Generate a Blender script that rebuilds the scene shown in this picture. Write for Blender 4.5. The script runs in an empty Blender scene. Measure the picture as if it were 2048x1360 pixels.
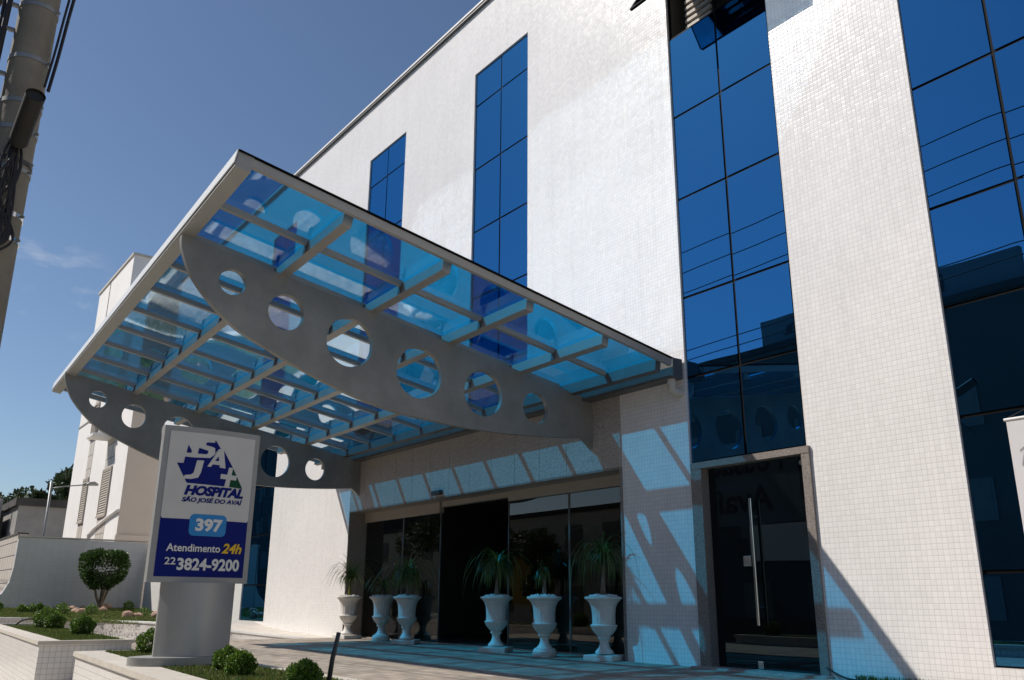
import bpy, bmesh, math, random
import numpy as np
from mathutils import Vector, Matrix
random.seed(7)
RNG = np.random.default_rng(7)
S = bpy.context.scene
COL = S.collection

# ------------------------------------------------------------------ camera
# The camera is the origin of heights (eye level z = 0); the facade is the plane y = 0.
cam_d = bpy.data.cameras.new('camera')
cam_d.sensor_width = 36.0
cam_d.lens = 30.237
cam_d.clip_start = 0.05
cam_d.clip_end = 3000
cam = bpy.data.objects.new('camera', cam_d)
COL.objects.link(cam)
yaw, pitch, roll = (math.radians(a) for a in (53.3048, 16.8521, 0.4112))
fwd = Vector((-math.sin(yaw)*math.cos(pitch), math.cos(yaw)*math.cos(pitch), math.sin(pitch)))
rt0 = Vector((math.cos(yaw), math.sin(yaw), 0)); up0 = rt0.cross(fwd)
rt = rt0*math.cos(roll) + up0*math.sin(roll)
up = -rt0*math.sin(roll) + up0*math.cos(roll)
M = Matrix((rt, up, -fwd)).transposed().to_4x4()
M.translation = Vector((0, -8, 0))
cam.matrix_world = M
S.camera = cam

# ------------------------------------------------------------------ light
SUN = Vector((0.89, 1.0, -1.404)).normalized()        # direction the sunlight travels
el = math.asin(-SUN.z)
az = math.atan2(-SUN.x, -SUN.y)
sun_d = bpy.data.lights.new('sun', 'SUN')
sun_d.energy = 4.75; sun_d.angle = math.radians(0.5); sun_d.color = (1.0, 0.94, 0.86)
sun = bpy.data.objects.new('sun', sun_d); COL.objects.link(sun)
sun.rotation_euler = SUN.to_track_quat('-Z', 'Y').to_euler()
sun.location = (-20, -30, 40)
W = bpy.data.worlds.new('World'); S.world = W; W.use_nodes = True
wt = W.node_tree; wt.nodes.clear()
sky = wt.nodes.new('ShaderNodeTexSky'); sky.sky_type = 'NISHITA'; sky.sun_disc = False
sky.sun_elevation = el; sky.sun_rotation = az % (2*math.pi)
sky.altitude = 100; sky.air_density = 1.0; sky.dust_density = 0.5; sky.ozone_density = 3.8
bg = wt.nodes.new('ShaderNodeBackground'); bg.inputs[1].default_value = 0.094
wo = wt.nodes.new('ShaderNodeOutputWorld')
# thin wisps of cloud: noise in the sky itself
tc = wt.nodes.new('ShaderNodeTexCoord')
mp = wt.nodes.new('ShaderNodeMapping'); mp.inputs['Scale'].default_value = (9, 9, 24)
mp.inputs['Location'].default_value = (0.3, 1.1, 0.4)
nz = wt.nodes.new('ShaderNodeTexNoise'); nz.inputs['Scale'].default_value = 1.6
nz.inputs['Detail'].default_value = 7; nz.inputs['Roughness'].default_value = 0.6
cr = wt.nodes.new('ShaderNodeValToRGB')
cr.color_ramp.elements[0].position = 0.50; cr.color_ramp.elements[0].color = (0, 0, 0, 1)
cr.color_ramp.elements[1].position = 0.78; cr.color_ramp.elements[1].color = (0.42, 0.42, 0.42, 1)
mixc = wt.nodes.new('ShaderNodeMix'); mixc.data_type = 'RGBA'
mixc.inputs['B'].default_value = (7.5, 7.8, 8.2, 1)
L = wt.links.new
L(tc.outputs['Generated'], mp.inputs[0]); L(mp.outputs[0], nz.inputs[0]); L(nz.outputs[0], cr.inputs[0])
# the few wisps hang low over the far end of the street only
dn = wt.nodes.new('ShaderNodeVectorMath'); dn.operation = 'DOT_PRODUCT'; dn.inputs[1].default_value = Vector((-0.945, 0.110, 0.306)).normalized()
mr = wt.nodes.new('ShaderNodeMapRange'); mr.inputs[1].default_value = math.cos(math.radians(4.2)); mr.inputs[2].default_value = math.cos(math.radians(1.2)); mr.interpolation_type = 'SMOOTHSTEP'
L(tc.outputs['Generated'], dn.inputs[0]); L(dn.outputs['Value'], mr.inputs[0])
ml = wt.nodes.new('ShaderNodeMath'); ml.operation = 'MULTIPLY'; L(cr.outputs[0], ml.inputs[0]); L(mr.outputs[0], ml.inputs[1])
L(ml.outputs[0], mixc.inputs['Factor']); L(sky.outputs[0], mixc.inputs['A'])
L(mixc.outputs['Result'], bg.inputs[0]); L(bg.outputs[0], wo.inputs[0])
S.view_settings.view_transform = 'Standard'; S.view_settings.look = 'None'
S.view_settings.exposure = 0.0; S.view_settings.gamma = 1.0
S.render.engine = 'CYCLES'
S.cycles.max_bounces = 10; S.cycles.transparent_max_bounces = 24
S.cycles.glossy_bounces = 6; S.cycles.diffuse_bounces = 4
S.cycles.use_denoising = True
S.cycles.caustics_reflective = True; S.cycles.use_guiding = True; S.cycles.use_surface_guiding = True; S.cycles.guiding_training_samples = 64; S.cycles.blur_glossy = 0.0
S.cycles.sample_clamp_indirect = 10.0

# ------------------------------------------------------------------ materials
MATS = {}
def new_mat(name):
    m = bpy.data.materials.new(name); m.use_nodes = True
    nt = m.node_tree; b = nt.nodes['Principled BSDF']
    MATS[name] = m
    return m, nt, b
def col4(c): return (c[0], c[1], c[2], 1)
def plain(name, c, rough=0.5, metal=0.0, var=0.12, scale=3.0, bump=0.0, bscale=60, spec=0.5):
    """a surface of one colour with soft wear-like variation and optional grain"""
    m, nt, b = new_mat(name)
    b.inputs['Roughness'].default_value = rough; b.inputs['Metallic'].default_value = metal
    b.inputs['Specular IOR Level'].default_value = spec
    geo = nt.nodes.new('ShaderNodeNewGeometry')
    n = nt.nodes.new('ShaderNodeTexNoise'); n.inputs['Scale'].default_value = scale
    n.inputs['Detail'].default_value = 6; n.inputs['Roughness'].default_value = 0.65
    r = nt.nodes.new('ShaderNodeMapRange')
    r.inputs[1].default_value = 0.3; r.inputs[2].default_value = 0.7
    r.inputs[3].default_value = 1-var; r.inputs[4].default_value = 1+var
    mx = nt.nodes.new('ShaderNodeMix'); mx.data_type = 'RGBA'; mx.blend_type = 'MULTIPLY'
    mx.inputs['Factor'].default_value = 1.0; mx.inputs['A'].default_value = col4(c)
    nt.links.new(geo.outputs['Position'], n.inputs[0]); nt.links.new(n.outputs[0], r.inputs[0])
    nt.links.new(r.outputs[0], mx.inputs['B']); nt.links.new(mx.outputs['Result'], b.inputs['Base Color'])
    if bump:
        n2 = nt.nodes.new('ShaderNodeTexNoise'); n2.inputs['Scale'].default_value = bscale; n2.inputs['Detail'].default_value = 4
        bp = nt.nodes.new('ShaderNodeBump'); bp.inputs['Strength'].default_value = bump; bp.inputs['Distance'].default_value = 0.02
        nt.links.new(geo.outputs['Position'], n2.inputs[0]); nt.links.new(n2.outputs[0], bp.inputs['Height'])
        nt.links.new(bp.outputs[0], b.inputs['Normal'])
    return m
def tiles(name, c, joint, pw, ph, jw, rough=0.25, tilt=0.02, var=0.05, stagger=0.0, dirt=0.06, spec=0.5):
    """square tiles laid in the plane of the face: horizontal run and height (or x, y on level faces)"""
    m, nt, b = new_mat(name); N = nt.nodes; K = nt.links.new
    def math_(op, a=None, bb=None, c_=None):
        n = N.new('ShaderNodeMath'); n.operation = op
        for i, v in enumerate((a, bb, c_)):
            if v is None: continue
            if isinstance(v, (int, float)): n.inputs[i].default_value = v
            else: K(v, n.inputs[i])
        return n.outputs[0]
    geo = N.new('ShaderNodeNewGeometry')
    sp = N.new('ShaderNodeSeparateXYZ'); K(geo.outputs['Position'], sp.inputs[0])
    sn = N.new('ShaderNodeSeparateXYZ'); K(geo.outputs['True Normal'], sn.inputs[0])
    ax = math_('ABSOLUTE', sn.outputs[0]); ay = math_('ABSOLUTE', sn.outputs[1]); azz = math_('ABSOLUTE', sn.outputs[2])
    level = math_('GREATER_THAN', azz, 0.75)
    xs = math_('GREATER_THAN', ax, ay)
    run = N.new('ShaderNodeMix'); run.data_type = 'FLOAT'; K(xs, run.inputs['Factor']); K(sp.outputs[0], run.inputs['A']); K(sp.outputs[1], run.inputs['B'])
    u0 = run.outputs['Result']
    um = N.new('ShaderNodeMix'); um.data_type = 'FLOAT'; K(level, um.inputs['Factor']); K(u0, um.inputs['A']); K(sp.outputs[0], um.inputs['B'])
    vm = N.new('ShaderNodeMix'); vm.data_type = 'FLOAT'; K(level, vm.inputs['Factor']); K(sp.outputs[2], vm.inputs['A']); K(sp.outputs[1], vm.inputs['B'])
    v = math_('DIVIDE', vm.outputs['Result'], ph)
    vi = math_('FLOOR', v)
    u = math_('DIVIDE', um.outputs['Result'], pw)
    if stagger: u = math_('ADD', u, math_('MULTIPLY', vi, stagger))
    ui = math_('FLOOR', u); uf = math_('FRACT', u); vf = math_('FRACT', v)
    eu = math_('MINIMUM', uf, math_('SUBTRACT', 1.0, uf)); ev = math_('MINIMUM', vf, math_('SUBTRACT', 1.0, vf))
    eu = math_('MULTIPLY', eu, pw); ev = math_('MULTIPLY', ev, ph)
    e = math_('MINIMUM', eu, ev)
    mask = N.new('ShaderNodeMapRange'); mask.inputs[1].default_value = jw*0.5; mask.inputs[2].default_value = jw*0.5+0.0015; K(e, mask.inputs[0])
    cx = N.new('ShaderNodeCombineXYZ'); K(ui, cx.inputs[0]); K(vi, cx.inputs[1])
    wn = N.new('ShaderNodeTexWhiteNoise'); wn.noise_dimensions = '2D'; K(cx.outputs[0], wn.inputs['Vector'])
    big = N.new('ShaderNodeTexNoise'); big.inputs['Scale'].default_value = 0.9; big.inputs['Detail'].default_value = 6; K(geo.outputs['Position'], big.inputs[0])
    f1 = N.new('ShaderNodeMapRange'); f1.inputs[3].default_value = 1-var; f1.inputs[4].default_value = 1.0; K(wn.outputs['Value'], f1.inputs[0])
    f2 = N.new('ShaderNodeMapRange'); f2.inputs[1].default_value = 0.35; f2.inputs[2].default_value = 0.65; f2.inputs[3].default_value = 1-dirt; f2.inputs[4].default_value = 1.0; K(big.outputs[0], f2.inputs[0])
    sm = N.new('ShaderNodeMapping'); sm.inputs['Scale'].default_value = (7, 7, 0.22); K(geo.outputs['Position'], sm.inputs[0])
    sn2 = N.new('ShaderNodeTexNoise'); sn2.inputs['Scale'].default_value = 1.0; sn2.inputs['Detail'].default_value = 5; K(sm.outputs[0], sn2.inputs[0])
    f3 = N.new('ShaderNodeMapRange'); f3.inputs[1].default_value = 0.5; f3.inputs[2].default_value = 0.75; f3.inputs[3].default_value = 1.0; f3.inputs[4].default_value = 1-dirt*1.3; K(sn2.outputs[0], f3.inputs[0])
    fm = math_('MULTIPLY', math_('MULTIPLY', f1.outputs[0], f2.outputs[0]), f3.outputs[0])
    mc = N.new('ShaderNodeMix'); mc.data_type = 'RGBA'; K(mask.outputs[0], mc.inputs['Factor']); mc.inputs['A'].default_value = col4(joint); mc.inputs['B'].default_value = col4(c)
    mu = N.new('ShaderNodeMix'); mu.data_type = 'RGBA'; mu.blend_type = 'MULTIPLY'; mu.inputs['Factor'].default_value = 1
    K(mc.outputs['Result'], mu.inputs['A']); K(fm, mu.inputs['B']); K(mu.outputs['Result'], b.inputs['Base Color'])
    # each tile sits a hair out of true, and its edges are rounded
    hgt = N.new('ShaderNodeMapRange'); hgt.inputs[1].default_value = 0.0; hgt.inputs[2].default_value = jw*0.5+0.004; K(e, hgt.inputs[0])
    bp = N.new('ShaderNodeBump'); bp.inputs['Strength'].default_value = 0.22; bp.inputs['Distance'].default_value = 0.003; K(hgt.outputs[0], bp.inputs['Height'])
    vs = N.new('ShaderNodeVectorMath'); vs.operation = 'SUBTRACT'; K(wn.outputs['Color'], vs.inputs[0]); vs.inputs[1].default_value = (0.5, 0.5, 0.5)
    vk = N.new('ShaderNodeVectorMath'); vk.operation = 'SCALE'; K(vs.outputs[0], vk.inputs[0]); vk.inputs['Scale'].default_value = tilt*2
    va = N.new('ShaderNodeVectorMath'); va.operation = 'ADD'; K(vk.outputs[0], va.inputs[0]); K(bp.outputs[0], va.inputs[1])
    vn = N.new('ShaderNodeVectorMath'); vn.operation = 'NORMALIZE'; K(va.outputs[0], vn.inputs[0]); K(vn.outputs[0], b.inputs['Normal'])
    rr = N.new('ShaderNodeMapRange'); rr.inputs[3].default_value = 0.8; rr.inputs[4].default_value = rough; K(mask.outputs[0], rr.inputs[0]); K(rr.outputs[0], b.inputs['Roughness'])
    b.inputs['Specular IOR Level'].default_value = spec
    return m
def speckle(name, c1, c2, scale=45, rough=0.35, thr=0.5):
    m, nt, b = new_mat(name); N = nt.nodes; K = nt.links.new
    geo = N.new('ShaderNodeNewGeometry')
    n = N.new('ShaderNodeTexNoise'); n.inputs['Scale'].default_value = scale; n.inputs['Detail'].default_value = 5; n.inputs['Roughness'].default_value = 0.8
    r = N.new('ShaderNodeValToRGB'); r.color_ramp.elements[0].position = thr-0.1; r.color_ramp.elements[1].position = thr+0.1
    r.color_ramp.elements[0].color = col4(c1); r.color_ramp.elements[1].color = col4(c2)
    K(geo.outputs['Position'], n.inputs[0]); K(n.outputs[0], r.inputs[0]); K(r.outputs[0], b.inputs['Base Color'])
    b.inputs['Roughness'].default_value = rough
    return m
def mirror_glass(name, tint, base, f0, rough=0.0):
    """reflective curtain-wall glass: a tinted mirror film over a dark pane"""
    m, nt, b = new_mat(name); N = nt.nodes; K = nt.links.new
    N.remove(b); out = N['Material Output']
    d = N.new('ShaderNodeBsdfDiffuse'); d.inputs[0].default_value = col4(base)
    g = N.new('ShaderNodeBsdfGlossy'); g.inputs['Roughness'].default_value = rough; g.inputs[0].default_value = col4(tint)
    lw = N.new('ShaderNodeFresnel'); lw.inputs[0].default_value = 1.5
    r = N.new('ShaderNodeMapRange'); r.inputs[3].default_value = f0; r.inputs[4].default_value = 1.0; K(lw.outputs[0], r.inputs[0])
    geo = N.new('ShaderNodeNewGeometry')
    n = N.new('ShaderNodeTexNoise'); n.inputs['Scale'].default_value = 0.9; n.inputs['Detail'].default_value = 1; K(geo.outputs['Position'], n.inputs[0])
    bp = N.new('ShaderNodeBump'); bp.inputs['Strength'].default_value = 0.05; bp.inputs['Distance'].default_value = 0.02; K(n.outputs[0], bp.inputs['Height']); K(bp.outputs[0], g.inputs['Normal'])
    mx = N.new('ShaderNodeMixShader'); K(r.outputs[0], mx.inputs[0]); K(d.outputs[0], mx.inputs[1]); K(g.outputs[0], mx.inputs[2]); K(mx.outputs[0], out.inputs[0])
    return m
def clear_glass(name, tint, ior, gcol=(1, 1, 1), rough=0.0, film=None):
    m, nt, b = new_mat(name); N = nt.nodes; K = nt.links.new
    N.remove(b); out = N['Material Output']
    t = N.new('ShaderNodeBsdfTransparent'); t.inputs[0].default_value = col4(tint)
    g = N.new('ShaderNodeBsdfGlossy'); g.inputs['Roughness'].default_value = rough; g.inputs[0].default_value = col4(gcol)
    geo = N.new('ShaderNodeNewGeometry')
    fr = N.new('ShaderNodeFresnel'); fr.inputs[0].default_value = ior
    # the film reflects alike from both sides: feed the front-facing normal
    inv = N.new('ShaderNodeMix'); inv.data_type = 'FLOAT'
    inv.inputs['A'].default_value = ior; inv.inputs['B'].default_value = 1.0/ior
    K(geo.outputs['Backfacing'], inv.inputs['Factor']); K(inv.outputs['Result'], fr.inputs[0])
    mx = N.new('ShaderNodeMixShader'); K(t.outputs[0], mx.inputs[1]); K(g.outputs[0], mx.inputs[2]); K(mx.outputs[0], out.inputs[0])
    if film:                                       # a reflective solar film: stronger than bare glass at every angle
        r = N.new('ShaderNodeMapRange'); r.inputs[1].default_value = 0.04; r.inputs[2].default_value = 0.36
        r.inputs[3].default_value, r.inputs[4].default_value = film; K(fr.outputs[0], r.inputs[0]); K(r.outputs[0], mx.inputs[0])
    else: K(fr.outputs[0], mx.inputs[0])
    return m
def foliage(name, c1, c2, trans=0.25, rough=0.4):
    m, nt, b = new_mat(name); N = nt.nodes; K = nt.links.new
    geo = N.new('ShaderNodeNewGeometry')
    r = N.new('ShaderNodeValToRGB'); r.color_ramp.elements[0].color = col4(c1); r.color_ramp.elements[1].color = col4(c2)
    K(geo.outputs['Random Per Island'], r.inputs[0]); K(r.outputs[0], b.inputs['Base Color'])
    b.inputs['Roughness'].default_value = rough
    tr = N.new('ShaderNodeBsdfTranslucent'); K(r.outputs[0], tr.inputs[0])
    mx = N.new('ShaderNodeMixShader'); mx.inputs[0].default_value = trans
    K(b.outputs[0], mx.inputs[1]); K(tr.outputs[0], mx.inputs[2]); K(mx.outputs[0], N['Material Output'].inputs[0])
    return m

tiles('mosaic', (0.86, 0.83, 0.805), (0.63, 0.605, 0.58), 0.0527, 0.0527, 0.0038, rough=0.2, tilt=0.022, var=0.06, dirt=0.05)
tiles('planter_tile', (0.78, 0.74, 0.70), (0.50, 0.475, 0.45), 0.075, 0.070, 0.005, rough=0.3, tilt=0.015)
tiles('garden_tile', (0.60, 0.595, 0.585), (0.52, 0.515, 0.505), 0.24, 0.12, 0.006, rough=0.4, tilt=0.004)
tiles('beige_tile', (0.58, 0.52, 0.46), (0.09, 0.08, 0.08), 0.55, 0.42, 0.03, rough=0.5, tilt=0.0)
tiles('wing_tile', (0.60, 0.545, 0.47), (0.30, 0.27, 0.24), 1.1, 0.62, 0.05, rough=0.5, tilt=0.0)
tiles('paving_stone', (0.50, 0.425, 0.345), (0.27, 0.23, 0.19), 0.20, 0.11, 0.010, rough=0.85, tilt=0.05, var=0.35, stagger=0.37, dirt=0.25, spec=0.2)
speckle('granite', (0.30, 0.265, 0.235), (0.54, 0.48, 0.43), 38, 0.4)
speckle('granite_dark', (0.15, 0.13, 0.115), (0.32, 0.28, 0.25), 60, 0.35)
plain('coping', (0.55, 0.50, 0.43), 0.7, var=0.10, scale=4, bump=0.15)
plain('asphalt', (0.36, 0.335, 0.30), 0.9, var=0.18, scale=0.6, bump=0.4, bscale=80, spec=0.2)
plain('sidewalk', (0.47, 0.44, 0.39), 0.85, var=0.12, scale=1.2, bump=0.2)
plain('earth', (0.13, 0.075, 0.045), 0.95, var=0.35, scale=9, bump=0.5, bscale=30)
plain('turf', (0.045, 0.075, 0.018), 0.95, var=0.45, scale=7, bump=0.5, bscale=120)
plain('fascia_sunlit', (0.72, 0.73, 0.72), 0.4, var=0.04)  # sunlit front of the canopy beam, its brightness put into the colour
plain('alum', (0.35, 0.34, 0.315), 0.45, metal=0.3, var=0.05, scale=5)
plain('steel_plate', (0.27, 0.258, 0.235), 0.5, metal=0.25, var=0.18, scale=2.2, bump=0.06, bscale=14)
plain('dark_metal', (0.045, 0.045, 0.045), 0.5, metal=0.2, var=0.1)
plain('gutter_metal', (0.13, 0.125, 0.12), 0.5, metal=0.3, var=0.12)
plain('black_frame', (0.0035, 0.0035, 0.004), 0.6, var=0.1, spec=0.1)
plain('white_line', (0.72, 0.71, 0.68), 0.6, var=0.08)
plain('pvc', (0.55, 0.51, 0.44), 0.45, var=0.06)
plain('sign_frame', (0.33, 0.325, 0.31), 0.5, metal=0.2, var=0.06, scale=4)
plain('pillar_metal', (0.40, 0.395, 0.38), 0.5, metal=0.45, var=0.05, scale=3)
plain('sign_white', (0.62, 0.60, 0.565), 0.35, var=0.035, scale=5, spec=0.12)
plain('sign_blue', (0.006, 0.014, 0.16), 0.6, var=0.03, spec=0.12)
plain('sign_cyan', (0.035, 0.24, 0.56), 0.3, var=0.02, spec=0.12)
plain('sign_green', (0.0, 0.06, 0.022), 0.3, var=0.03, spec=0.12)
plain('sign_yellow', (0.80, 0.50, 0.03), 0.3, var=0.03, spec=0.12)
plain('letter_white', (0.74, 0.73, 0.70), 0.3, var=0.02, spec=0.12)
plain('urn_stone', (0.66, 0.63, 0.58), 0.6, var=0.10, scale=9, bump=0.12, bscale=50)
plain('pebble', (0.80, 0.79, 0.77), 0.6, var=0.10)
plain('bark', (0.20, 0.15, 0.11), 0.9, var=0.35, scale=14, bump=0.5, bscale=50)
plain('rock', (0.42, 0.27, 0.19), 0.85, var=0.30, scale=6, bump=0.4, bscale=20)
plain('concrete_pole', (0.21, 0.185, 0.145), 0.85, var=0.16, scale=3, bump=0.2, bscale=30)
plain('cable', (0.012, 0.010, 0.012), 0.6, var=0.1)
plain('splice_case', (0.018, 0.016, 0.012), 0.65, var=0.3)
plain('galv', (0.24, 0.25, 0.25), 0.5, metal=0.5, var=0.2)
plain('porcelain', (0.10, 0.06, 0.05), 0.25, var=0.1)
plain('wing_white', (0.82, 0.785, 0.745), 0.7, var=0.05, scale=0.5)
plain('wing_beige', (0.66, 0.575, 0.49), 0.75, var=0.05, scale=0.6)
plain('shutter', (0.56, 0.50, 0.42), 0.6, var=0.06)
plain('old_concrete', (0.30, 0.285, 0.265), 0.9, var=0.22, scale=0.5)
plain('old_dark', (0.06, 0.055, 0.05), 0.9, var=0.4, scale=0.6)
plain('hill_grass', (0.10, 0.12, 0.04), 0.95, var=0.35, scale=0.12)
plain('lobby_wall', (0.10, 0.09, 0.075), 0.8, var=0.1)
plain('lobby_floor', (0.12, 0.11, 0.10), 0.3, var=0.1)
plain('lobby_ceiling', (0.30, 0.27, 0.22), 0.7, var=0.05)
plain('header_metal', (0.36, 0.31, 0.25), 0.5, var=0.05)
plain('chrome', (0.75, 0.74, 0.72), 0.18, metal=1.0, var=0.03)
plain('banner_cloth', (0.62, 0.60, 0.60), 0.8, var=0.04)
plain('banner_grey', (0.28, 0.27, 0.28), 0.8, var=0.05)
plain('house_plaster', (0.080, 0.080, 0.070), 0.8, var=0.12, scale=0.4)
plain('house_cream', (0.46, 0.44, 0.37), 0.8, var=0.10, scale=0.4)
plain('house_board', (0.17, 0.19, 0.20), 0.7, var=0.08, scale=0.5)
plain('house_window', (0.17, 0.165, 0.145), 0.7, var=0.1)
plain('house_letters', (0.04, 0.04, 0.05), 0.6, var=0.05)
plain('yellow_paint', (0.40, 0.26, 0.03), 0.6, var=0.08)
plain('roof_tile', (0.22, 0.09, 0.05), 0.85, var=0.25, scale=2)
plain('slat', (0.46, 0.40, 0.34), 0.6, var=0.08)
mirror_glass('blue_glass', (0.075, 0.345, 0.70), (0.001, 0.003, 0.007), 0.58)
mirror_glass('dark_glass', (0.30, 0.42, 0.48), (0.002, 0.003, 0.004), 0.10)
clear_glass('canopy_glass', (0.10, 0.60, 0.86), 1.5, (0.82, 0.94, 1.0), 0.035, (0.15, 1.0))
clear_glass('door_glass', (0.40, 0.42, 0.40), 1.55)
foliage('box_leaf', (0.03, 0.08, 0.01), (0.20, 0.32, 0.04))
foliage('tree_leaf', (0.025, 0.055, 0.012), (0.085, 0.15, 0.03), 0.2, 0.32)
foliage('palm_leaf', (0.025, 0.055, 0.010), (0.12, 0.17, 0.03), 0.2)
foliage('palm_sunlit', (0.10, 0.13, 0.015), (0.28, 0.27, 0.05), 0.3)  # lighter copy of the palm leaf, sunlight put into its green
foliage('grass_blade', (0.055, 0.10, 0.016), (0.20, 0.24, 0.055), 0.3, 0.6)
foliage('grass_dry', (0.09, 0.11, 0.025), (0.27, 0.24, 0.08), 0.3, 0.7)
foliage('far_leaf', (0.03, 0.05, 0.02), (0.10, 0.13, 0.05), 0.15, 0.6)
foliage('red_leaf', (0.10, 0.025, 0.02), (0.10, 0.13, 0.03), 0.2, 0.5)

# ------------------------------------------------------------------ mesh helpers
class MB:
    def __init__(s): s.v = []; s.f = []
    def add(s, vs, fs):
        o = len(s.v); s.v += [tuple(map(float, p)) for p in vs]; s.f += [tuple(o+i for i in f) for f in fs]; return s
    def quad(s, a, b, c, d): return s.add([a, b, c, d], [(0, 1, 2, 3)])
    def box(s, x0, x1, y0, y1, z0, z1):
        vs = [(x, y, z) for z in (z0, z1) for y in (y0, y1) for x in (x0, x1)]
        return s.add(vs, [(0, 2, 3, 1), (4, 5, 7, 6), (0, 1, 5, 4), (2, 6, 7, 3), (0, 4, 6, 2), (1, 3, 7, 5)])
    def hexa(s, b4, t4):
        """eight corners: bottom ring then top ring (counter-clockwise from above)"""
        return s.add(list(b4)+list(t4), [(3, 2, 1, 0), (4, 5, 6, 7), (0, 1, 5, 4), (1, 2, 6, 5), (2, 3, 7, 6), (3, 0, 4, 7)])
    def bar(s, p0, p1, w, h, upv=(0, 0, 1), drop=0.0):
        """a rectangular bar; drop moves its top that far below the line p0-p1"""
        p0 = Vector(p0); p1 = Vector(p1); d = (p1-p0).normalized(); sd = d.cross(Vector(upv)).normalized(); u = sd.cross(d)
        def ring(p): return [p-sd*w/2-u*(drop+h), p+sd*w/2-u*(drop+h), p+sd*w/2-u*drop, p-sd*w/2-u*drop]
        return s.add(ring(p0)+ring(p1), [(0, 1, 2, 3), (7, 6, 5, 4), (0, 4, 5, 1), (1, 5, 6, 2), (2, 6, 7, 3), (3, 7, 4, 0)])
    def prism(s, poly, z0, z1):
        n = len(poly)
        vs = [(x, y, z0) for x, y in poly]+[(x, y, z1) for x, y in poly]
        return s.add(vs, [tuple(range(n-1, -1, -1)), tuple(range(n, 2*n))]+[(i, (i+1) % n, n+(i+1) % n, n+i) for i in range(n)])
    def tube(s, pts, r, n=8, cap=True):
        pts = [Vector(p) for p in pts]; o = len(s.v); rs = r if isinstance(r, (list, tuple)) else [r]*len(pts)
        ref = Vector((0.13, 0.21, 0.97))
        prev = None
        for i, p in enumerate(pts):
            d = (pts[min(i+1, len(pts)-1)]-pts[max(i-1, 0)]).normalized()
            a = d.cross(ref) if prev is None else prev-d*prev.dot(d)
            if a.length < 1e-5: a = d.cross(Vector((1, 0, 0)))
            a.normalize(); prev = a; b = d.cross(a)
            for k in range(n):
                t = 2*math.pi*k/n; s.v.append(tuple(p+(a*math.cos(t)+b*math.sin(t))*rs[i]))
        for i in range(len(pts)-1):
            for k in range(n):
                k2 = (k+1) % n; s.f.append((o+i*n+k, o+i*n+k2, o+(i+1)*n+k2, o+(i+1)*n+k))
        if cap:
            s.f.append(tuple(o+k for k in range(n-1, -1, -1))); s.f.append(tuple(o+(len(pts)-1)*n+k for k in range(n)))
        return s
    def lathe(s, prof, n=32, c=(0, 0), flute=None):
        o = len(s.v)
        for r, z in prof:
            for k in range(n):
                t = 2*math.pi*k/n; rr = r*(1+(flute(t, z) if flute else 0))
                s.v.append((c[0]+rr*math.cos(t), c[1]+rr*math.sin(t), z))
        for i in range(len(prof)-1):
            for k in range(n):
                k2 = (k+1) % n; s.f.append((o+i*n+k, o+i*n+k2, o+(i+1)*n+k2, o+(i+1)*n+k))
        s.f.append(tuple(o+k for k in range(n-1, -1, -1))); s.f.append(tuple(o+(len(prof)-1)*n+k for k in range(n)))
        return s
    def leaves(s, pts, dirs, ln, wd):
        """one small pointed leaf (a bent diamond) per point"""
        pts = np.asarray(pts); n = len(pts); d = np.asarray(dirs); d = d/np.linalg.norm(d, axis=1)[:, None]
        r = RNG.normal(size=(n, 3)); sd = np.cross(d, r); sd /= np.linalg.norm(sd, axis=1)[:, None]
        nn = np.cross(d, sd)
        L_ = (ln*(0.7+0.6*RNG.random(n)))[:, None]; W_ = (wd*(0.7+0.6*RNG.random(n)))[:, None]
        a = pts; b = pts+d*L_*0.5+sd*W_*0.5+nn*L_*0.08; c = pts+d*L_; e = pts+d*L_*0.5-sd*W_*0.5+nn*L_*0.08
        o = len(s.v); V = np.stack([a, b, c, e], 1).reshape(-1, 3); s.v += [tuple(x) for x in V.tolist()]
        s.f += [(o+4*i, o+4*i+1, o+4*i+2, o+4*i+3) for i in range(n)]
        return s
    def build(s, name, mat, parent=None, smooth=False, bevel=0.0):
        me = bpy.data.meshes.new(name)
        off = parent_loc(parent)
        me.from_pydata([(x-off[0], y-off[1], z-off[2]) for x, y, z in s.v], [], s.f); me.update()
        me.materials.append(MATS[mat])
        if smooth is True: me.polygons.foreach_set('use_smooth', [True]*len(me.polygons))
        o = bpy.data.objects.new(name, me); COL.objects.link(o)
        if parent: o.parent = parent
        if smooth == 'angle':
            me.polygons.foreach_set('use_smooth', [True]*len(me.polygons))
            try: me.set_sharp_from_angle(angle=math.radians(40))
            except Exception: pass
        if bevel:
            bm = bmesh.new(); bm.from_mesh(me)
            bmesh.ops.bevel(bm, geom=list(bm.edges), offset=bevel, segments=2, affect='EDGES', profile=0.6)
            bm.to_mesh(me); bm.free()
        return o
def parent_loc(p):
    x = Vector((0, 0, 0))
    while p is not None: x += p.location; p = p.parent
    return x
def tag(o, label, cat, group=None):
    o['label'] = label; o['category'] = cat
    if group: o['group'] = group
    return o
def thing(name, label, cat, loc, group=None):
    o = bpy.data.objects.new(name, None); o.empty_display_size = 0.3; COL.objects.link(o); o.location = loc
    return tag(o, label, cat, group)
def struct(o): o['kind'] = 'structure'; return o
def stuff(o): o['kind'] = 'stuff'; return o
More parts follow.
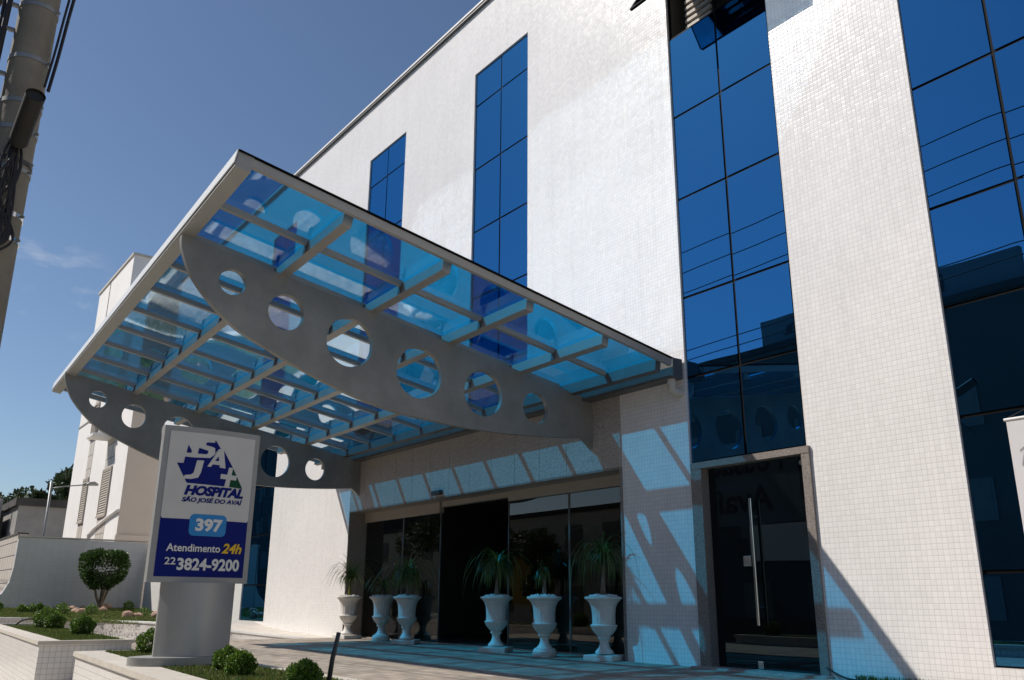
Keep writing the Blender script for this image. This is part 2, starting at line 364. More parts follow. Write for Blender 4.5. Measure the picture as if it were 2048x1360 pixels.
def text_mesh(txt, shear=0.0, bold=0.0, space=1.0):
    cu = bpy.data.curves.new('lettering', 'FONT'); cu.body = txt; cu.shear = shear; cu.offset = bold; cu.space_character = space
    cu.resolution_u = 3; cu.fill_mode = 'FRONT'
    o = bpy.data.objects.new('lettering', cu); COL.objects.link(o)
    dg = bpy.context.evaluated_depsgraph_get(); dg.update()
    me = bpy.data.meshes.new_from_object(o.evaluated_get(dg))
    v = np.array([x.co[:] for x in me.vertices]); f = [tuple(p.vertices) for p in me.polygons]
    bpy.data.objects.remove(o); bpy.data.curves.remove(cu); bpy.data.meshes.remove(me)
    v = v[:, :2]; lo = v.min(0); hi = v.max(0)
    return (v-lo)/(hi-lo), f                       # unit box
def curve_plate(name, loops, thick, mat, parent, place, bev=0.004):
    """a flat plate with holes: loops of (a, b), first one outer; place(a, b, c) gives the world point"""
    cu = bpy.data.curves.new(name, 'CURVE'); cu.dimensions = '2D'; cu.fill_mode = 'BOTH'; cu.extrude = thick/2-bev; cu.bevel_depth = bev; cu.bevel_resolution = 1
    for lp in loops:
        sp = cu.splines.new('POLY'); sp.points.add(len(lp)-1); sp.use_cyclic_u = True
        for p, q in zip(sp.points, lp): p.co = (q[0], q[1], 0, 1)
    o = bpy.data.objects.new(name, cu); COL.objects.link(o)
    dg = bpy.context.evaluated_depsgraph_get(); dg.update()
    me = bpy.data.meshes.new_from_object(o.evaluated_get(dg))
    v = [place(*x.co) for x in me.vertices]; f = [tuple(p.vertices) for p in me.polygons]
    bpy.data.objects.remove(o); bpy.data.curves.remove(cu); bpy.data.meshes.remove(me)
    mb = MB(); mb.add(v, f)
    return mb.build(name, mat, parent)
def catmull(pts, n=8):
    pts = [Vector(p) for p in pts]; out = []
    for i in range(len(pts)-1):
        p0 = pts[max(i-1, 0)]; p1 = pts[i]; p2 = pts[i+1]; p3 = pts[min(i+2, len(pts)-1)]
        for k in range(n):
            t = k/n; out.append(0.5*((2*p1)+(p2-p0)*t+(2*p0-5*p1+4*p2-p3)*t*t+(3*p1-p0-3*p2+p3)*t**3))
    out.append(pts[-1]); return out
def copy_tree(o, parent=None):
    c = o.copy(); COL.objects.link(c)
    if parent: c.parent = parent
    for ch in list(o.children): copy_tree(ch, c)
    return c

ZS = -1.60       # street
ZF = -0.715      # entrance paving
# ------------------------------------------------------------------ ground, street, paving
struct(MB().quad((-700, -500, ZS), (500, -500, ZS), (500, 700, ZS), (-700, 700, ZS)).build('street', 'asphalt'))
struct(MB().box(-60, 40, -20, -16.4, ZS, ZS+0.14).build('far_sidewalk', 'sidewalk'))
struct(MB().box(-60, 40, -7.9, -5.5, ZS, ZS+0.13).build('near_sidewalk', 'sidewalk'))
pvp = [(8, ZS), (8, ZF), (-16.25, ZF), (-17.2, ZF-0.07), (-19.6, -1.10), (-31, -1.12), (-31, ZS)]; n_ = len(pvp)
struct(MB().add([(x, -4.9, z) for x, z in pvp]+[(x, 0.38, z) for x, z in pvp], [tuple(range(n_-1, -1, -1)), tuple(range(n_, 2*n_))]+[(i, (i+1) % n_, n_+(i+1) % n_, n_+i) for i in range(n_)]).build('paving', 'paving_stone'))
struct(MB().box(-70, -31.25, -3.6, 12, ZS, -0.42).build('back_yard', 'sidewalk'))

# ------------------------------------------------------------------ hospital building
ROOF = 11.10; XL, XR = -31.0, 8.0
B = thing('hospital_building', 'white mosaic-tiled hospital block with tall blue mirror window strips', 'building', (-12, 6, ZF))
wins = [  # x0, x1, z0, z1, rows
    (-3.81, -2.16, -0.52, 9.69, (0.27, 1.66, 2.73, 3.77, 5.14, 6.38, 7.64, 8.98)),
    (-7.09, -5.44, 1.615, 9.69, (2.69, 3.75, 5.14, 6.38, 7.64, 8.98)),
    (-11.98, -10.33, 2.93, 9.69, (3.77, 5.10, 6.38, 7.64, 8.98)),
    (-16.25, -14.61, 2.93, 9.69, (3.77, 5.10, 6.38, 7.64, 8.98)),
    (-21.97, -20.37, -0.51, 9.69, (0.32, 1.50, 2.69, 3.77, 5.10, 6.38, 7.64, 8.98)),
]
ENT = (-16.20, -8.27, ZF-0.02, 1.71)
DOOR = (-7.06, -5.44, -0.70, 1.615)
holes = [w[:4] for w in wins]+[ENT, DOOR]
xs = sorted({XL, XR}|{h[0] for h in holes}|{h[1] for h in holes}); zs = sorted({ZS, ROOF}|{h[2] for h in holes}|{h[3] for h in holes})
def wall_mesh():
    mb = MB()
    for i in range(len(xs)-1):
        for j in range(len(zs)-1):
            cx, cz = (xs[i]+xs[i+1])/2, (zs[j]+zs[j+1])/2
            if any(h[0] < cx < h[1] and h[2] < cz < h[3] for h in holes): continue
            mb.quad((xs[i], 0, zs[j]), (xs[i+1], 0, zs[j]), (xs[i+1], 0, zs[j+1]), (xs[i], 0, zs[j+1]))
    for x0, x1, z0, z1 in holes:
        d = 0.06
        if (x0, x1, z0, z1) == ENT: d = 0.40
        if (x0, x1, z0, z1) == DOOR: d = 0.20
        mb.quad((x0, 0, z0), (x0, 0, z1), (x0, d, z1), (x0, d, z0)); mb.quad((x1, d, z0), (x1, d, z1), (x1, 0, z1), (x1, 0, z0))
        mb.quad((x0, 0, z1), (x1, 0, z1), (x1, d, z1), (x0, d, z1)); mb.quad((x0, d, z0), (x1, d, z0), (x1, 0, z0), (x0, 0, z0))
    mb.quad((XL, 14, ZS), (XL, 0, ZS), (XL, 0, ROOF), (XL, 14, ROOF)); mb.quad((XR, 0, ZS), (XR, 14, ZS), (XR, 14, ROOF), (XR, 0, ROOF))
    mb.quad((XR, 14, ZS), (XL, 14, ZS), (XL, 14, ROOF), (XR, 14, ROOF))
    return mb
wall = wall_mesh().build('wall', 'mosaic', B)
rf = MB().box(XL-0.05, XR+0.05, -0.06, 14.05, ROOF, ROOF+0.05).build('roof', 'gutter_metal', B)
MB().box(XL-0.06, XR+0.06, -0.075, 0.03, ROOF+0.052, ROOF+0.095).build('roof_trim', 'wing_white', B)
for wi, (x0, x1, z0, z1, rows) in enumerate(wins):
    fr = MB(); y0 = 0.042; y1 = 0.058; xm = (x0+x1)/2
    zl = [z0]+list(rows)+[z1]
    fr.box(x0, x0+0.025, y0, y1, z0, z1); fr.box(x1-0.045, x1, y0, y1, z0, z1); fr.box(xm-0.016, xm+0.016, y0, y1, z0, z1)
    for z in rows:
        fr.box(x0+0.025, xm-0.02, y0, y1, z-0.02, z+0.02); fr.box(xm+0.02, x1-0.045, y0, y1, z-0.02, z+0.02)
    fr.box(x0+0.025, xm-0.02, y0, y1, z0, z0+0.03); fr.box(xm+0.02, x1-0.045, y0, y1, z0, z0+0.03)
    w = fr.build('window', 'black_frame', B)
    pn = MB(); pn2 = MB()
    for a, b_ in ((x0+0.012, xm-0.017), (xm+0.017, x1-0.032)):
        for k in range(len(zl)-1):
            if wi == 1 and abs(zl[k]-7.64) < 0.01: continue       # the open casement
            ta, tb = (random.uniform(-0.003, 0.003) for _ in range(2))
            yy = 0.03
            (pn2 if wi == 1 and zl[k] > 8 else pn).quad((a, yy+ta, zl[k]+0.016), (b_, yy-ta, zl[k]+0.016), (b_, yy-ta+tb, zl[k+1]-0.016), (a, yy+ta+tb, zl[k+1]-0.016))
    pn.build('pane', 'blue_glass', w)
    if pn2.v: pn2.build('pane', 'blue_glass', w)
    bk = MB().box(x0-0.02, x1+0.02, 0.062, 0.10, z0-0.02, 7.60 if wi == 1 else z1+0.02)
    if wi == 1: bk.box(x0-0.02, x1+0.02, 0.062, 0.10, 9.0, z1+0.02)
    bk.build('window_back', 'black_frame', w)
    if wi == 1:
        # casement hinged at its head and pushed out at the foot, slatted blind and dark room behind
        h = 1.34; dy, dz = -0.68, -1.16
        for a, b_ in ((x0+0.0, xm-0.005), (xm+0.005, x1)):
            sf = MB(); y9 = -0.004
            P0 = (a, y9, 8.98); P1 = (b_, y9, 8.98); P2 = (b_, y9+dy, 8.98+dz); P3 = (a, y9+dy, 8.98+dz)
            nrm = (Vector(P1)-Vector(P0)).cross(Vector(P3)-Vector(P0)).normalized()
            for p, q in ((P0, P1), (P1, P2), (P2, P3), (P3, P0)): sf.bar(p, q, 0.045, 0.035, nrm)
            s = sf.build('open_sash', 'black_frame', B)
            MB().hexa([tuple(Vector(p)-nrm*0.004) for p in (P0, P1, P2, P3)], [tuple(Vector(p)+nrm*0.004) for p in (P0, P1, P2, P3)]).build('pane', 'blue_glass', s)
        sl = MB()
        for k in range(11): sl.box(x0+0.16, x0+0.62, 0.22, 0.26, 7.72+k*0.105, 7.77+k*0.105)
        sl.build('blind', 'slat', B)
        rm = MB(); rm.quad((x0, 0.9, 7.6), (x1, 0.9, 7.6), (x1, 0.9, 9.0), (x0, 0.9, 9.0)); rm.quad((x0, 0.1, 7.6), (x1, 0.1, 7.6), (x1, 0.9, 7.6), (x0, 0.9, 7.6))
        rm.quad((x0, 0.1, 9.0), (x1, 0.1, 9.0), (x1, 0.9, 9.0), (x0, 0.9, 9.0)); rm.quad((x0, 0.1, 7.6), (x0, 0.9, 7.6), (x0, 0.9, 9.0), (x0, 0.1, 9.0)); rm.quad((x1, 0.1, 7.6), (x1, 0.9, 7.6), (x1, 0.9, 9.0), (x1, 0.1, 9.0))
        rm.build('dark_room', 'lobby_wall', B)
# granite surround of the entrance: slabs with open joints
sl = MB(); x = -16.20; edges = [-16.20]
while x < -8.9: x += 0.62; edges.append(min(x, -8.27))
edges[-1] = -8.27
for a, b_ in zip(edges[:-1], edges[1:]): sl.box(a+0.004, b_-0.004, -0.022, -0.003, 1.712, 2.92)
sl.build('granite_cladding', 'granite', B)
MB().quad((-16.19, -0.0016, 1.712), (-8.275, -0.0016, 1.712), (-8.275, -0.0016, 2.92), (-16.19, -0.0016, 2.92)).build('joint_backing', 'black_frame', B)
jm = MB(); jm.box(-16.198, -16.17, -0.022, 0.40, ZF, 1.71); jm.box(-8.30, -8.272, -0.022, 0.40, ZF, 1.71); jm.box(-16.17, -8.30, -0.022, 0.40, 1.685, 1.71)
jm.build('entrance_jamb', 'granite_dark', B)
# entrance glazing
hd = MB(); hd.box(-16.17, -13.32, 0.33, 0.43, 1.50, 1.685); hd.box(-11.25, -8.30, 0.33, 0.43, 1.53, 1.685); hd.box(-13.30, -11.27, 0.36, 0.46, 1.60, 1.685)
hd.build('door_header', 'header_metal', B)
MB().box(-12.93, -12.66, -0.10, -0.024, 1.735, 1.81).build('motion_sensor', 'dark_metal', B, bevel=0.012)
for a, b_, nm in ((-16.165, -14.66, 'glass_panel'), (-14.65, -13.32, 'glass_panel'), (-11.29, -9.80, 'glass_panel'), (-9.79, -8.305, 'glass_panel')):
    g = MB().box(a, b_, 0.375, 0.385, ZF+0.02, 1.53).build(nm, 'door_glass', B)
    MB().box(a-0.004, a+0.012, 0.368, 0.392, ZF, 1.53).build('edge_profile', 'gutter_metal', g); MB().box(b_-0.012, b_+0.004, 0.368, 0.392, ZF, 1.53).build('edge_profile', 'gutter_metal', g)
MB().box(-16.165, -8.305, 0.34, 0.42, ZF-0.01, ZF+0.018).build('floor_track', 'alum', B)
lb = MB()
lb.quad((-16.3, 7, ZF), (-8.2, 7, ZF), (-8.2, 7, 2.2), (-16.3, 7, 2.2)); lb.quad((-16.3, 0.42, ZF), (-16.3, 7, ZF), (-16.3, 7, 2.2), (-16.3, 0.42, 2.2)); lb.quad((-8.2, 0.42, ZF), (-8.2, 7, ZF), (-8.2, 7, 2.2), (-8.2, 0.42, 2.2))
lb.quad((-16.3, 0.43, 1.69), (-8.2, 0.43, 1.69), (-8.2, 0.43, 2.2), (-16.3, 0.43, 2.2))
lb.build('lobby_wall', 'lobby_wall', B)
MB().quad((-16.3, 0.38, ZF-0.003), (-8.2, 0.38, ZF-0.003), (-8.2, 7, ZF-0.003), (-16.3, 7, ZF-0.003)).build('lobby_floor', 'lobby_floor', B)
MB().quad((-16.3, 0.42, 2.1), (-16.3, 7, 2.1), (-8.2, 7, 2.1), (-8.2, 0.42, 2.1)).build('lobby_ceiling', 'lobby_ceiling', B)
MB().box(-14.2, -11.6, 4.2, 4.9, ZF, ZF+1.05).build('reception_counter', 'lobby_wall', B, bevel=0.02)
# plain glass side door in its granite frame
df = MB(); df.box(-7.06, -6.90, -0.03, 0.19, -0.70, 1.53); df.box(-5.50, -5.40, -0.03, 0.19, -0.70, 1.53); df.box(-7.06, -5.40, -0.035, 0.19, 1.53, 1.605)
df.build('door_frame', 'granite_dark', B)
MB().box(-7.10, -5.36, -0.16, 0.20, -0.78, -0.695).build('door_sill', 'granite', B)
for a, b_, y in ((-6.895, -6.315, 0.10), (-6.34, -5.505, 0.085)):
    d = MB().box(a, b_, y, y+0.01, -0.69, 1.525).build('glass_door', 'dark_glass', B)
    if a > -6.5:
        MB().tube([(-6.245, 0.015, -0.24), (-6.245, 0.015, 1.12)], 0.019, 12).build('handle', 'chrome', d, smooth='angle')
        for hz in (-0.05, 0.93): MB().tube([(-6.245, 0.015, hz), (-6.245, 0.085, hz)], 0.010, 8).build('handle_post', 'chrome', d)
        MB().box(-6.335, -6.265, 0.070, 0.0845, -0.685, -0.61).build('patch_fitting', 'chrome', d, bevel=0.004)
        MB().tube([(-5.56, 0.05, 1.45), (-5.56, 0.084, 1.45)], 0.03, 14).build('pivot', 'chrome', d)
    else:
        MB().box(-6.44, -6.33, 0.070, 0.0995, 0.385, 0.50).build('lock', 'chrome', d, bevel=0.006)
MB().box(-7.10, -5.36, 0.22, 0.26, -0.72, 1.62).build('door_back', 'black_frame', B)

# ------------------------------------------------------------------ entrance canopy
YW = -0.26
def cp(x, t):
    s = (x+7.11)/(-10.31); yf = -5.84+0.29*s; zf = 3.872-0.12*s; zw = 2.886
    return Vector((x, YW+(yf-YW)*t, zw+(zf-zw)*t))
CN = (cp(-8, 0)-cp(-7, 0)).cross(cp(-7, 1)-cp(-7, 0)).normalized()
if CN.z < 0: CN = -CN
K_ = thing('entrance_canopy', 'blue glass entrance canopy on two pierced steel girders', 'canopy', (-12.3, -0.1, 2.67))
XP = [-8.10, -9.05, -10.0, -10.95, -11.9, -12.85, -13.8, -14.75, -15.7, -16.6]
TB = [0.787, 0.579, 0.380, 0.176]
xa, xb = -7.11, -17.27
# glass, one pane per bay
tc_ = [1.0]+TB+[0.0]; xc = [xa]+XP+[xb]
for i in range(len(xc)-1):
    for j in range(len(tc_)-1):
        a, b_ = xc[i]-0.004, xc[i+1]+0.004; t0, t1 = tc_[j]-0.001, tc_[j+1]+0.001
        q = [cp(a, t0), cp(b_, t0), cp(b_, t1), cp(a, t1)]
        MB().hexa([p for p in q[::-1]], [p+CN*0.012 for p in q[::-1]]).build('glass_pane', 'canopy_glass', K_)
for x in XP: MB().bar(cp(x, 0.985), cp(x, 0.03), 0.055, 0.062, CN, 0.003).build('purlin', 'alum', K_)
for t in TB:
    o = MB().bar(cp(-7.19, t), cp(-17.18, t), 0.105, 0.135, CN, 0.022).build('cross_beam', 'alum', K_, bevel=0.004)
    for x in XP:
        p = cp(x, t)-(cp(x, 0)-cp(x, 1)).normalized()*0.062
        MB().bar(p+Vector((0.03, 0, 0)), p+Vector((-0.03, 0, 0)), 0.014, 0.125, CN, 0.03).build('bracket', 'gutter_metal', o)
MB().bar(cp(-7.06, 0.985)+CN*0.014, cp(-17.33, 0.985)+CN*0.014, 0.15, 0.17, CN).build('front_beam', 'alum', K_, bevel=0.004)
MB().bar(cp(-7.055, 1.0005)+CN*0.014, cp(-17.335, 1.0005)+CN*0.014, 0.010, 0.135, CN).build('front_fascia', 'fascia_sunlit', K_)  # pale facing on the front beam, sunlight painted into its tone
MB().bar(cp(-7.085, 0.972), cp(-7.085, 0.0), 0.05, 0.085, CN, 0.002).build('side_rail', 'alum', K_)
MB().bar(cp(-17.30, 0.972), cp(-17.30, 0.0), 0.05, 0.085, CN, 0.002).build('side_rail', 'alum', K_)
MB().bar(cp(-7.075, 1.0)+CN*0.016, cp(-7.075, 0.0)+CN*0.016, 0.07, 0.012, CN).build('edge_strip', 'black_frame', K_)
MB().bar(cp(-7.06, 0.992)+CN*0.026, cp(-17.33, 0.992)+CN*0.026, 0.05, 0.010, CN).build('edge_strip', 'black_frame', K_)
MB().bar(cp(-7.19, 0.018), cp(-17.18, 0.018), 0.09, 0.15, CN, 0.022).build('wall_beam', 'gutter_metal', K_)
gt = MB().box(-17.31, -7.105, -0.20, -0.024, 2.67, 2.93).build('gutter', 'gutter_metal', K_, bevel=0.006)
el_ = MB().tube(catmull([(-7.20, -0.13, 2.70), (-7.20, -0.13, 2.60), (-7.20, -0.125, 2.545), (-7.18, -0.07, 2.51), (-7.17, 0.0, 2.505)], 5), 0.052, 14).build('drain_elbow', 'pvc', gt, smooth=True)
MB().tube([(-7.20, -0.13, 2.60), (-7.20, -0.13, 2.635)], 0.060, 14).build('elbow_collar', 'pvc', gt, smooth='angle')
g_top = [(-5.78, 3.69), (-0.03, 2.70)]
g_bot = catmull([(-0.20, 2.155, 0), (-0.76, 2.104, 0), (-1.59, 2.062, 0), (-2.35, 2.07, 0), (-3.33, 2.160, 0), (-4.10, 2.367, 0), (-4.83, 2.646, 0), (-5.235, 2.851, 0), (-5.60, 3.20, 0), (-5.76, 3.50, 0), (-5.79, 3.66, 0)], 6)
outer = [g_top[0], g_top[1], (-0.024, 2.02)]+[(p.x, p.y) for p in g_bot]
hl = [(-5.208, 3.279, 0.150), (-4.579, 3.066, 0.212), (-3.783, 2.862, 0.297), (-2.834, 2.648, 0.322), (-1.878, 2.531, 0.30), (-1.03, 2.457, 0.215)]
for gx, sc in ((-8.85, 1.0), (-15.84, 0.972)):
    loops = [outer]+[[(cy+r*math.cos(2*math.pi*k/40), cz+r*math.sin(2*math.pi*k/40)) for k in range(40)] for cy, cz, r in hl]
    dz = -0.025 if sc < 1 else 0
    g = curve_plate('girder', loops, 0.075, 'steel_plate', K_, lambda a, b_, c, gx=gx, sc=sc, dz=dz: (gx+c, a*sc, b_+dz))

# ------------------------------------------------------------------ hospital sign
SX = -8.24
SG = thing('hospital_sign', 'freestanding curved hospital sign, white above and blue below', 'sign', (SX, -5.40, -0.54))
def bulge(y, half, sag, yc=-5.40): return sag*(1-((y-yc)/half)**2)
def lens(yc, half, sag, edge, n=14):
    ys = [yc-half+2*half*k/n for k in range(n+1)]
    return [(SX-0.06+edge/2+bulge(y, half, sag, yc), y) for y in ys]+[(SX-0.06-edge/2-bulge(y, half, sag, yc), y) for y in ys[::-1]]
MB().prism(lens(-5.405, 0.455, 0.05, 0.09), 0.135, 1.545).build('panel_frame', 'sign_frame', SG, smooth='angle')
MB().prism(lens(-5.385, 0.335, 0.20, 0.03), -0.49, 0.134).build('pillar', 'pillar_metal', SG, smooth='angle')
MB().prism([(SX-0.03+0.27*math.cos(2*math.pi*k/40), -5.395+0.535*math.sin(2*math.pi*k/40)) for k in range(40)], -0.600, -0.491).build('base_slab', 'sign_frame', SG, smooth='angle', bevel=0.0)
def sp(u, v, off):
    y = -5.79+u*0.80; z = 1.495-v*1.30
    return (SX-0.06+0.045+bulge(y, 0.455, 0.05, -5.405)+off, y, z)
def sign_poly(name, poly, off, mat, cuts=3):
    bm = bmesh.new(); f = bm.faces.new([bm.verts.new((u, v, 0)) for u, v in poly])
    bmesh.ops.triangulate(bm, faces=[f])
    for _ in range(cuts):
        bmesh.ops.subdivide_edges(bm, edges=list(bm.edges), cuts=1, use_grid_fill=True)
    mb = MB(); bm.verts.index_update(); mb.add([sp(v.co.x, v.co.y, off) for v in bm.verts], [tuple(v.index for v in f.verts) for f in bm.faces]); bm.free()
    return mb.build(name, mat, SG)
def round_rect(u0, v0, u1, v1, ru, rv, n=6):
    out = []
    for cu, cv, a0 in ((u1-ru, v1-rv, 0), (u0+ru, v1-rv, 90), (u0+ru, v0+rv, 180), (u1-ru, v0+rv, 270)):
        for k in range(n+1): a = math.radians(a0+90*k/n); out.append((cu+ru*math.cos(a), cv+rv*math.sin(a)))
    return out
sign_poly('sign_face', [(-0.025, 0.0), (0.985, 0.0), (0.985, 1.008), (-0.025, 1.008)], 0.003, 'sign_blue', 4)
sign_poly('white_field', [(-0.025, 0.0), (0.985, 0.0), (0.985, 0.60), (0.97, 0.615), (-0.01, 0.615), (-0.025, 0.60)], 0.006, 'sign_white', 4)
sign_poly('number_badge', round_rect(0.288, 0.577, 0.716, 0.728, 0.055, 0.034), 0.008, 'sign_cyan')
for poly in ([(0.183, 0.092), (0.225, 0.134), (0.223, 0.149), (0.168, 0.15)],
             [(0.375, 0.077), (0.391, 0.063), (0.479, 0.06), (0.485, 0.04), (0.558, 0.1), (0.535, 0.103), (0.494, 0.136), (0.489, 0.1), (0.461, 0.092), (0.388, 0.085)],
             [(0.305, 0.108), (0.375, 0.118), (0.411, 0.123), (0.414, 0.139), (0.393, 0.15), (0.294, 0.15)],
             [(0.077, 0.226), (0.149, 0.225), (0.159, 0.179), (0.216, 0.18), (0.202, 0.224), (0.273, 0.225), (0.283, 0.18), (0.443, 0.174), (0.485, 0.151), (0.539, 0.106), (0.594, 0.107), (0.729, 0.229), (0.7, 0.37), (0.209, 0.364)]):
    sign_poly('emblem', poly, 0.008, 'sign_blue', 2)
sign_poly('emblem', [(0.73, 0.231), (0.871, 0.375), (0.7, 0.37)], 0.009, 'sign_green', 2)
for poly in ([(0.296, 0.199), (0.375, 0.197), (0.353, 0.285), (0.328, 0.321), (0.254, 0.335), (0.155, 0.336), (0.180, 0.309), (0.242, 0.304), (0.271, 0.289)],
             [(0.539, 0.103), (0.594, 0.105), (0.636, 0.239), (0.565, 0.237), (0.563, 0.219), (0.48, 0.218), (0.46, 0.237), (0.418, 0.237)],
             [(0.679, 0.229), (0.73, 0.23), (0.7, 0.372), (0.643, 0.37)], [(0.589, 0.281), (0.787, 0.285), (0.781, 0.319), (0.585, 0.316)]):
    sign_poly('emblem_letter', poly, 0.0105, 'sign_white', 2)
sign_poly('emblem_letter', [(0.538, 0.156), (0.551, 0.191), (0.501, 0.191)], 0.012, 'sign_blue', 1)
def sign_text(txt, u0, v0, u1, v1, mat, shear=0.0, bold=0.02, off=0.010, space=1.0):
    v, f = text_mesh(txt, shear, bold, space)
    mb = MB(); mb.add([sp(u0+a*(u1-u0), v1-b_*(v1-v0), off) for a, b_ in v], f)
    return mb.build('lettering', mat, SG)
sign_text('HOSPITAL', 0.19, 0.377, 0.893, 0.449, 'sign_blue', 0.25, 0.06, space=0.95)
sign_text('SÃO JOSÉ DO AVAÍ', 0.175, 0.455, 0.892, 0.505, 'sign_blue', 0.22, 0.040, space=0.98)
sign_text('397', 0.358, 0.607, 0.672, 0.697, 'letter_white', 0, 0.045)
sign_text('Atendimento', 0.071, 0.785, 0.672, 0.838, 'letter_white', 0, 0.018)
sign_text('24h', 0.690, 0.772, 0.936, 0.842, 'sign_yellow', 0.25, 0.03)
sign_text('22', 0.069, 0.879, 0.187, 0.927, 'letter_white', 0, 0.012)
sign_text('3824-9200', 0.205, 0.881, 0.924, 0.966, 'letter_white', 0, 0.035)

# ------------------------------------------------------------------ planters, steps
ZP = -0.56
def planter(label, pts, cw=0.26):
    """pts: four plan corners, counter-clockwise from the front left"""
    c = Vector((sum(p[0] for p in pts)/4, sum(p[1] for p in pts)/4, ZS))
    r = thing('planter', label, 'planter', c, 'planters along the street')
    ins = inset(pts, 0.12)
    n = 4; mb = MB(); zt = ZP-0.05
    for i in range(n):
        j = (i+1) % n
        mb.quad((*pts[i], ZS), (*pts[j], ZS), (*pts[j], zt), (*pts[i], zt)); mb.quad((*ins[j], ZP-0.3), (*ins[i], ZP-0.3), (*ins[i], zt), (*ins[j], zt)); mb.quad((*pts[i], zt), (*pts[j], zt), (*ins[j], zt), (*ins[i], zt))
    mb.build('wall', 'planter_tile', r)
    o = inset(pts, -0.025); i2 = inset(pts, cw, (cw, 0.10, 0.08, 0.10)); cb = MB()
    for i in range(n):
        j = (i+1) % n
        cb.hexa([(*o[i], zt+0.002), (*o[j], zt+0.002), (*i2[j], zt+0.002), (*i2[i], zt+0.002)], [(*o[i], ZP), (*o[j], ZP), (*i2[j], ZP), (*i2[i], ZP)])
    cb.build('coping', 'coping', r)
    struct(MB().add([(*p, ZP-0.035) for p in ins], [(0, 1, 2, 3)]).build('planter_soil', 'turf'))
    return r, i2
def inset(pts, d, ds=None):
    n = len(pts); out = []
    ds = ds or (d,)*n
    L_ = []
    for i in range(n):
        a = Vector(pts[i]).to_2d(); b_ = Vector(pts[(i+1) % n]).to_2d(); t = (b_-a).normalized(); nn = Vector((-t.y, t.x)); L_.append((a+nn*ds[i], t))
    for i in range(n):
        p, t = L_[i-1]; q, s = L_[i]
        k = ((q-p).x*s.y-(q-p).y*s.x)/(t.x*s.y-t.y*s.x); x = p+t*k; out.append((x.x, x.y))
    return out
P1 = [(-22.6, -5.38), (-13.49, -5.76), (-13.45, -4.60), (-22.6, -4.33)]
P2 = [(-10.77, -5.84), (-2.0, -6.27), (-2.0, -4.80), (-10.77, -4.95)]
pl1, in1 = planter('white tiled planter with a row of small round bushes, left of the steps', P1)
pl2, in2 = planter('white tiled planter carrying the hospital sign', P2)
stp = MB()
for k in range(4): stp.box(-13.44, -10.80, -5.70+0.2*k, -4.905, ZS+0.20*k+0.001, ZS+0.20*(k+1))
struct(stp.build('steps', 'coping'))
tag(MB().hexa([(-12.2, -4.86, ZF), (-11.3, -4.86, ZF), (-11.3, -4.60, ZF), (-12.2, -4.60, ZF)], [(-12.18, -4.84, ZF+0.07), (-11.32, -4.84, ZF+0.07), (-11.32, -4.62, ZF+0.07), (-12.18, -4.62, ZF+0.07)]).build('kerb_stone', 'coping', bevel=0.012), 'pale kerb stone at the head of the steps between the planters', 'kerb')

def pts_in_quad(q, n):
    q = [np.array(p) for p in q]; s, t = RNG.random(n), RNG.random(n)
    s = s[:, None]; t = t[:, None]
    return (q[0]*(1-s)+q[1]*s)*(1-t)+(q[3]*(1-s)+q[2]*s)*t
def grass(name, quad, zfun, n, h, mat):
    p = pts_in_quad(quad, n); z = np.array([zfun(*a) for a in p])
    base = np.column_stack([p, z]); lean = RNG.normal(size=(n, 2))*0.45
    d = np.column_stack([lean, np.ones(n)])
    mb = MB(); mb.leaves(base, d, h, h*0.22)
    return stuff(mb.build(name, mat))
grass('grass', [(-20.7, -5.20), in1[1], in1[2], (-20.7, -4.40)], lambda x, y: ZP-0.035, 16000, 0.055, 'grass_blade')
grass('grass', [in2[0], (-4.8, -5.86), (-4.8, -4.95), in2[3]], lambda x, y: ZP-0.035, 17000, 0.05, 'grass_blade')
grass('grass', [in2[0], (-4.8, -5.86), (-4.8, -4.95), in2[3]], lambda x, y: ZP-0.035, 3500, 0.05, 'grass_dry')

# ------------------------------------------------------------------ clipped bushes
def ball_leaves(n, r, flat=1.0, lump=0.12, shell=0.55):
    d = RNG.normal(size=(n, 3)); d /= np.linalg.norm(d, axis=1)[:, None]
    k = 1+lump*(np.sin(d[:, 0]*5+1)*np.sin(d[:, 1]*6+2)+np.sin(d[:, 2]*7+d[:, 0]*4))
    rad = r*k*(shell+(1-shell)*RNG.random(n)**0.5)
    p = d*rad[:, None]; p[:, 2] *= flat
    return p, d
def box_bush(r, label, leaf, n=2600, mat='box_leaf', name='boxwood_bush', cat='bush', group='clipped bushes in the planters'):
    t = thing(name, label, cat, (0, 0, 0), group)
    p, d = ball_leaves(n, r*0.96, 0.93, 0.085 if group.startswith('clipped') else 0.12)
    p[:, 2] += r*0.86
    keep = p[:, 2] > 0.0; p, d = p[keep], d[keep]
    dd = d+RNG.normal(size=d.shape)*0.75+np.array([0, 0, 0.25])
    mb = MB(); mb.leaves(p-dd/np.linalg.norm(dd, axis=1)[:, None]*leaf*0.5, dd, leaf, leaf*0.62); mb.build('crown', mat, t)
    st = MB()
    for k in range(5):
        a = k*1.3; st.tube([(0, 0, -0.03), (r*0.3*math.cos(a), r*0.3*math.sin(a), r*0.5), (r*0.55*math.cos(a), r*0.55*math.sin(a), r*1.0)], [0.012, 0.009, 0.004], 6)
    st.build('stems', 'bark', t)
    return t
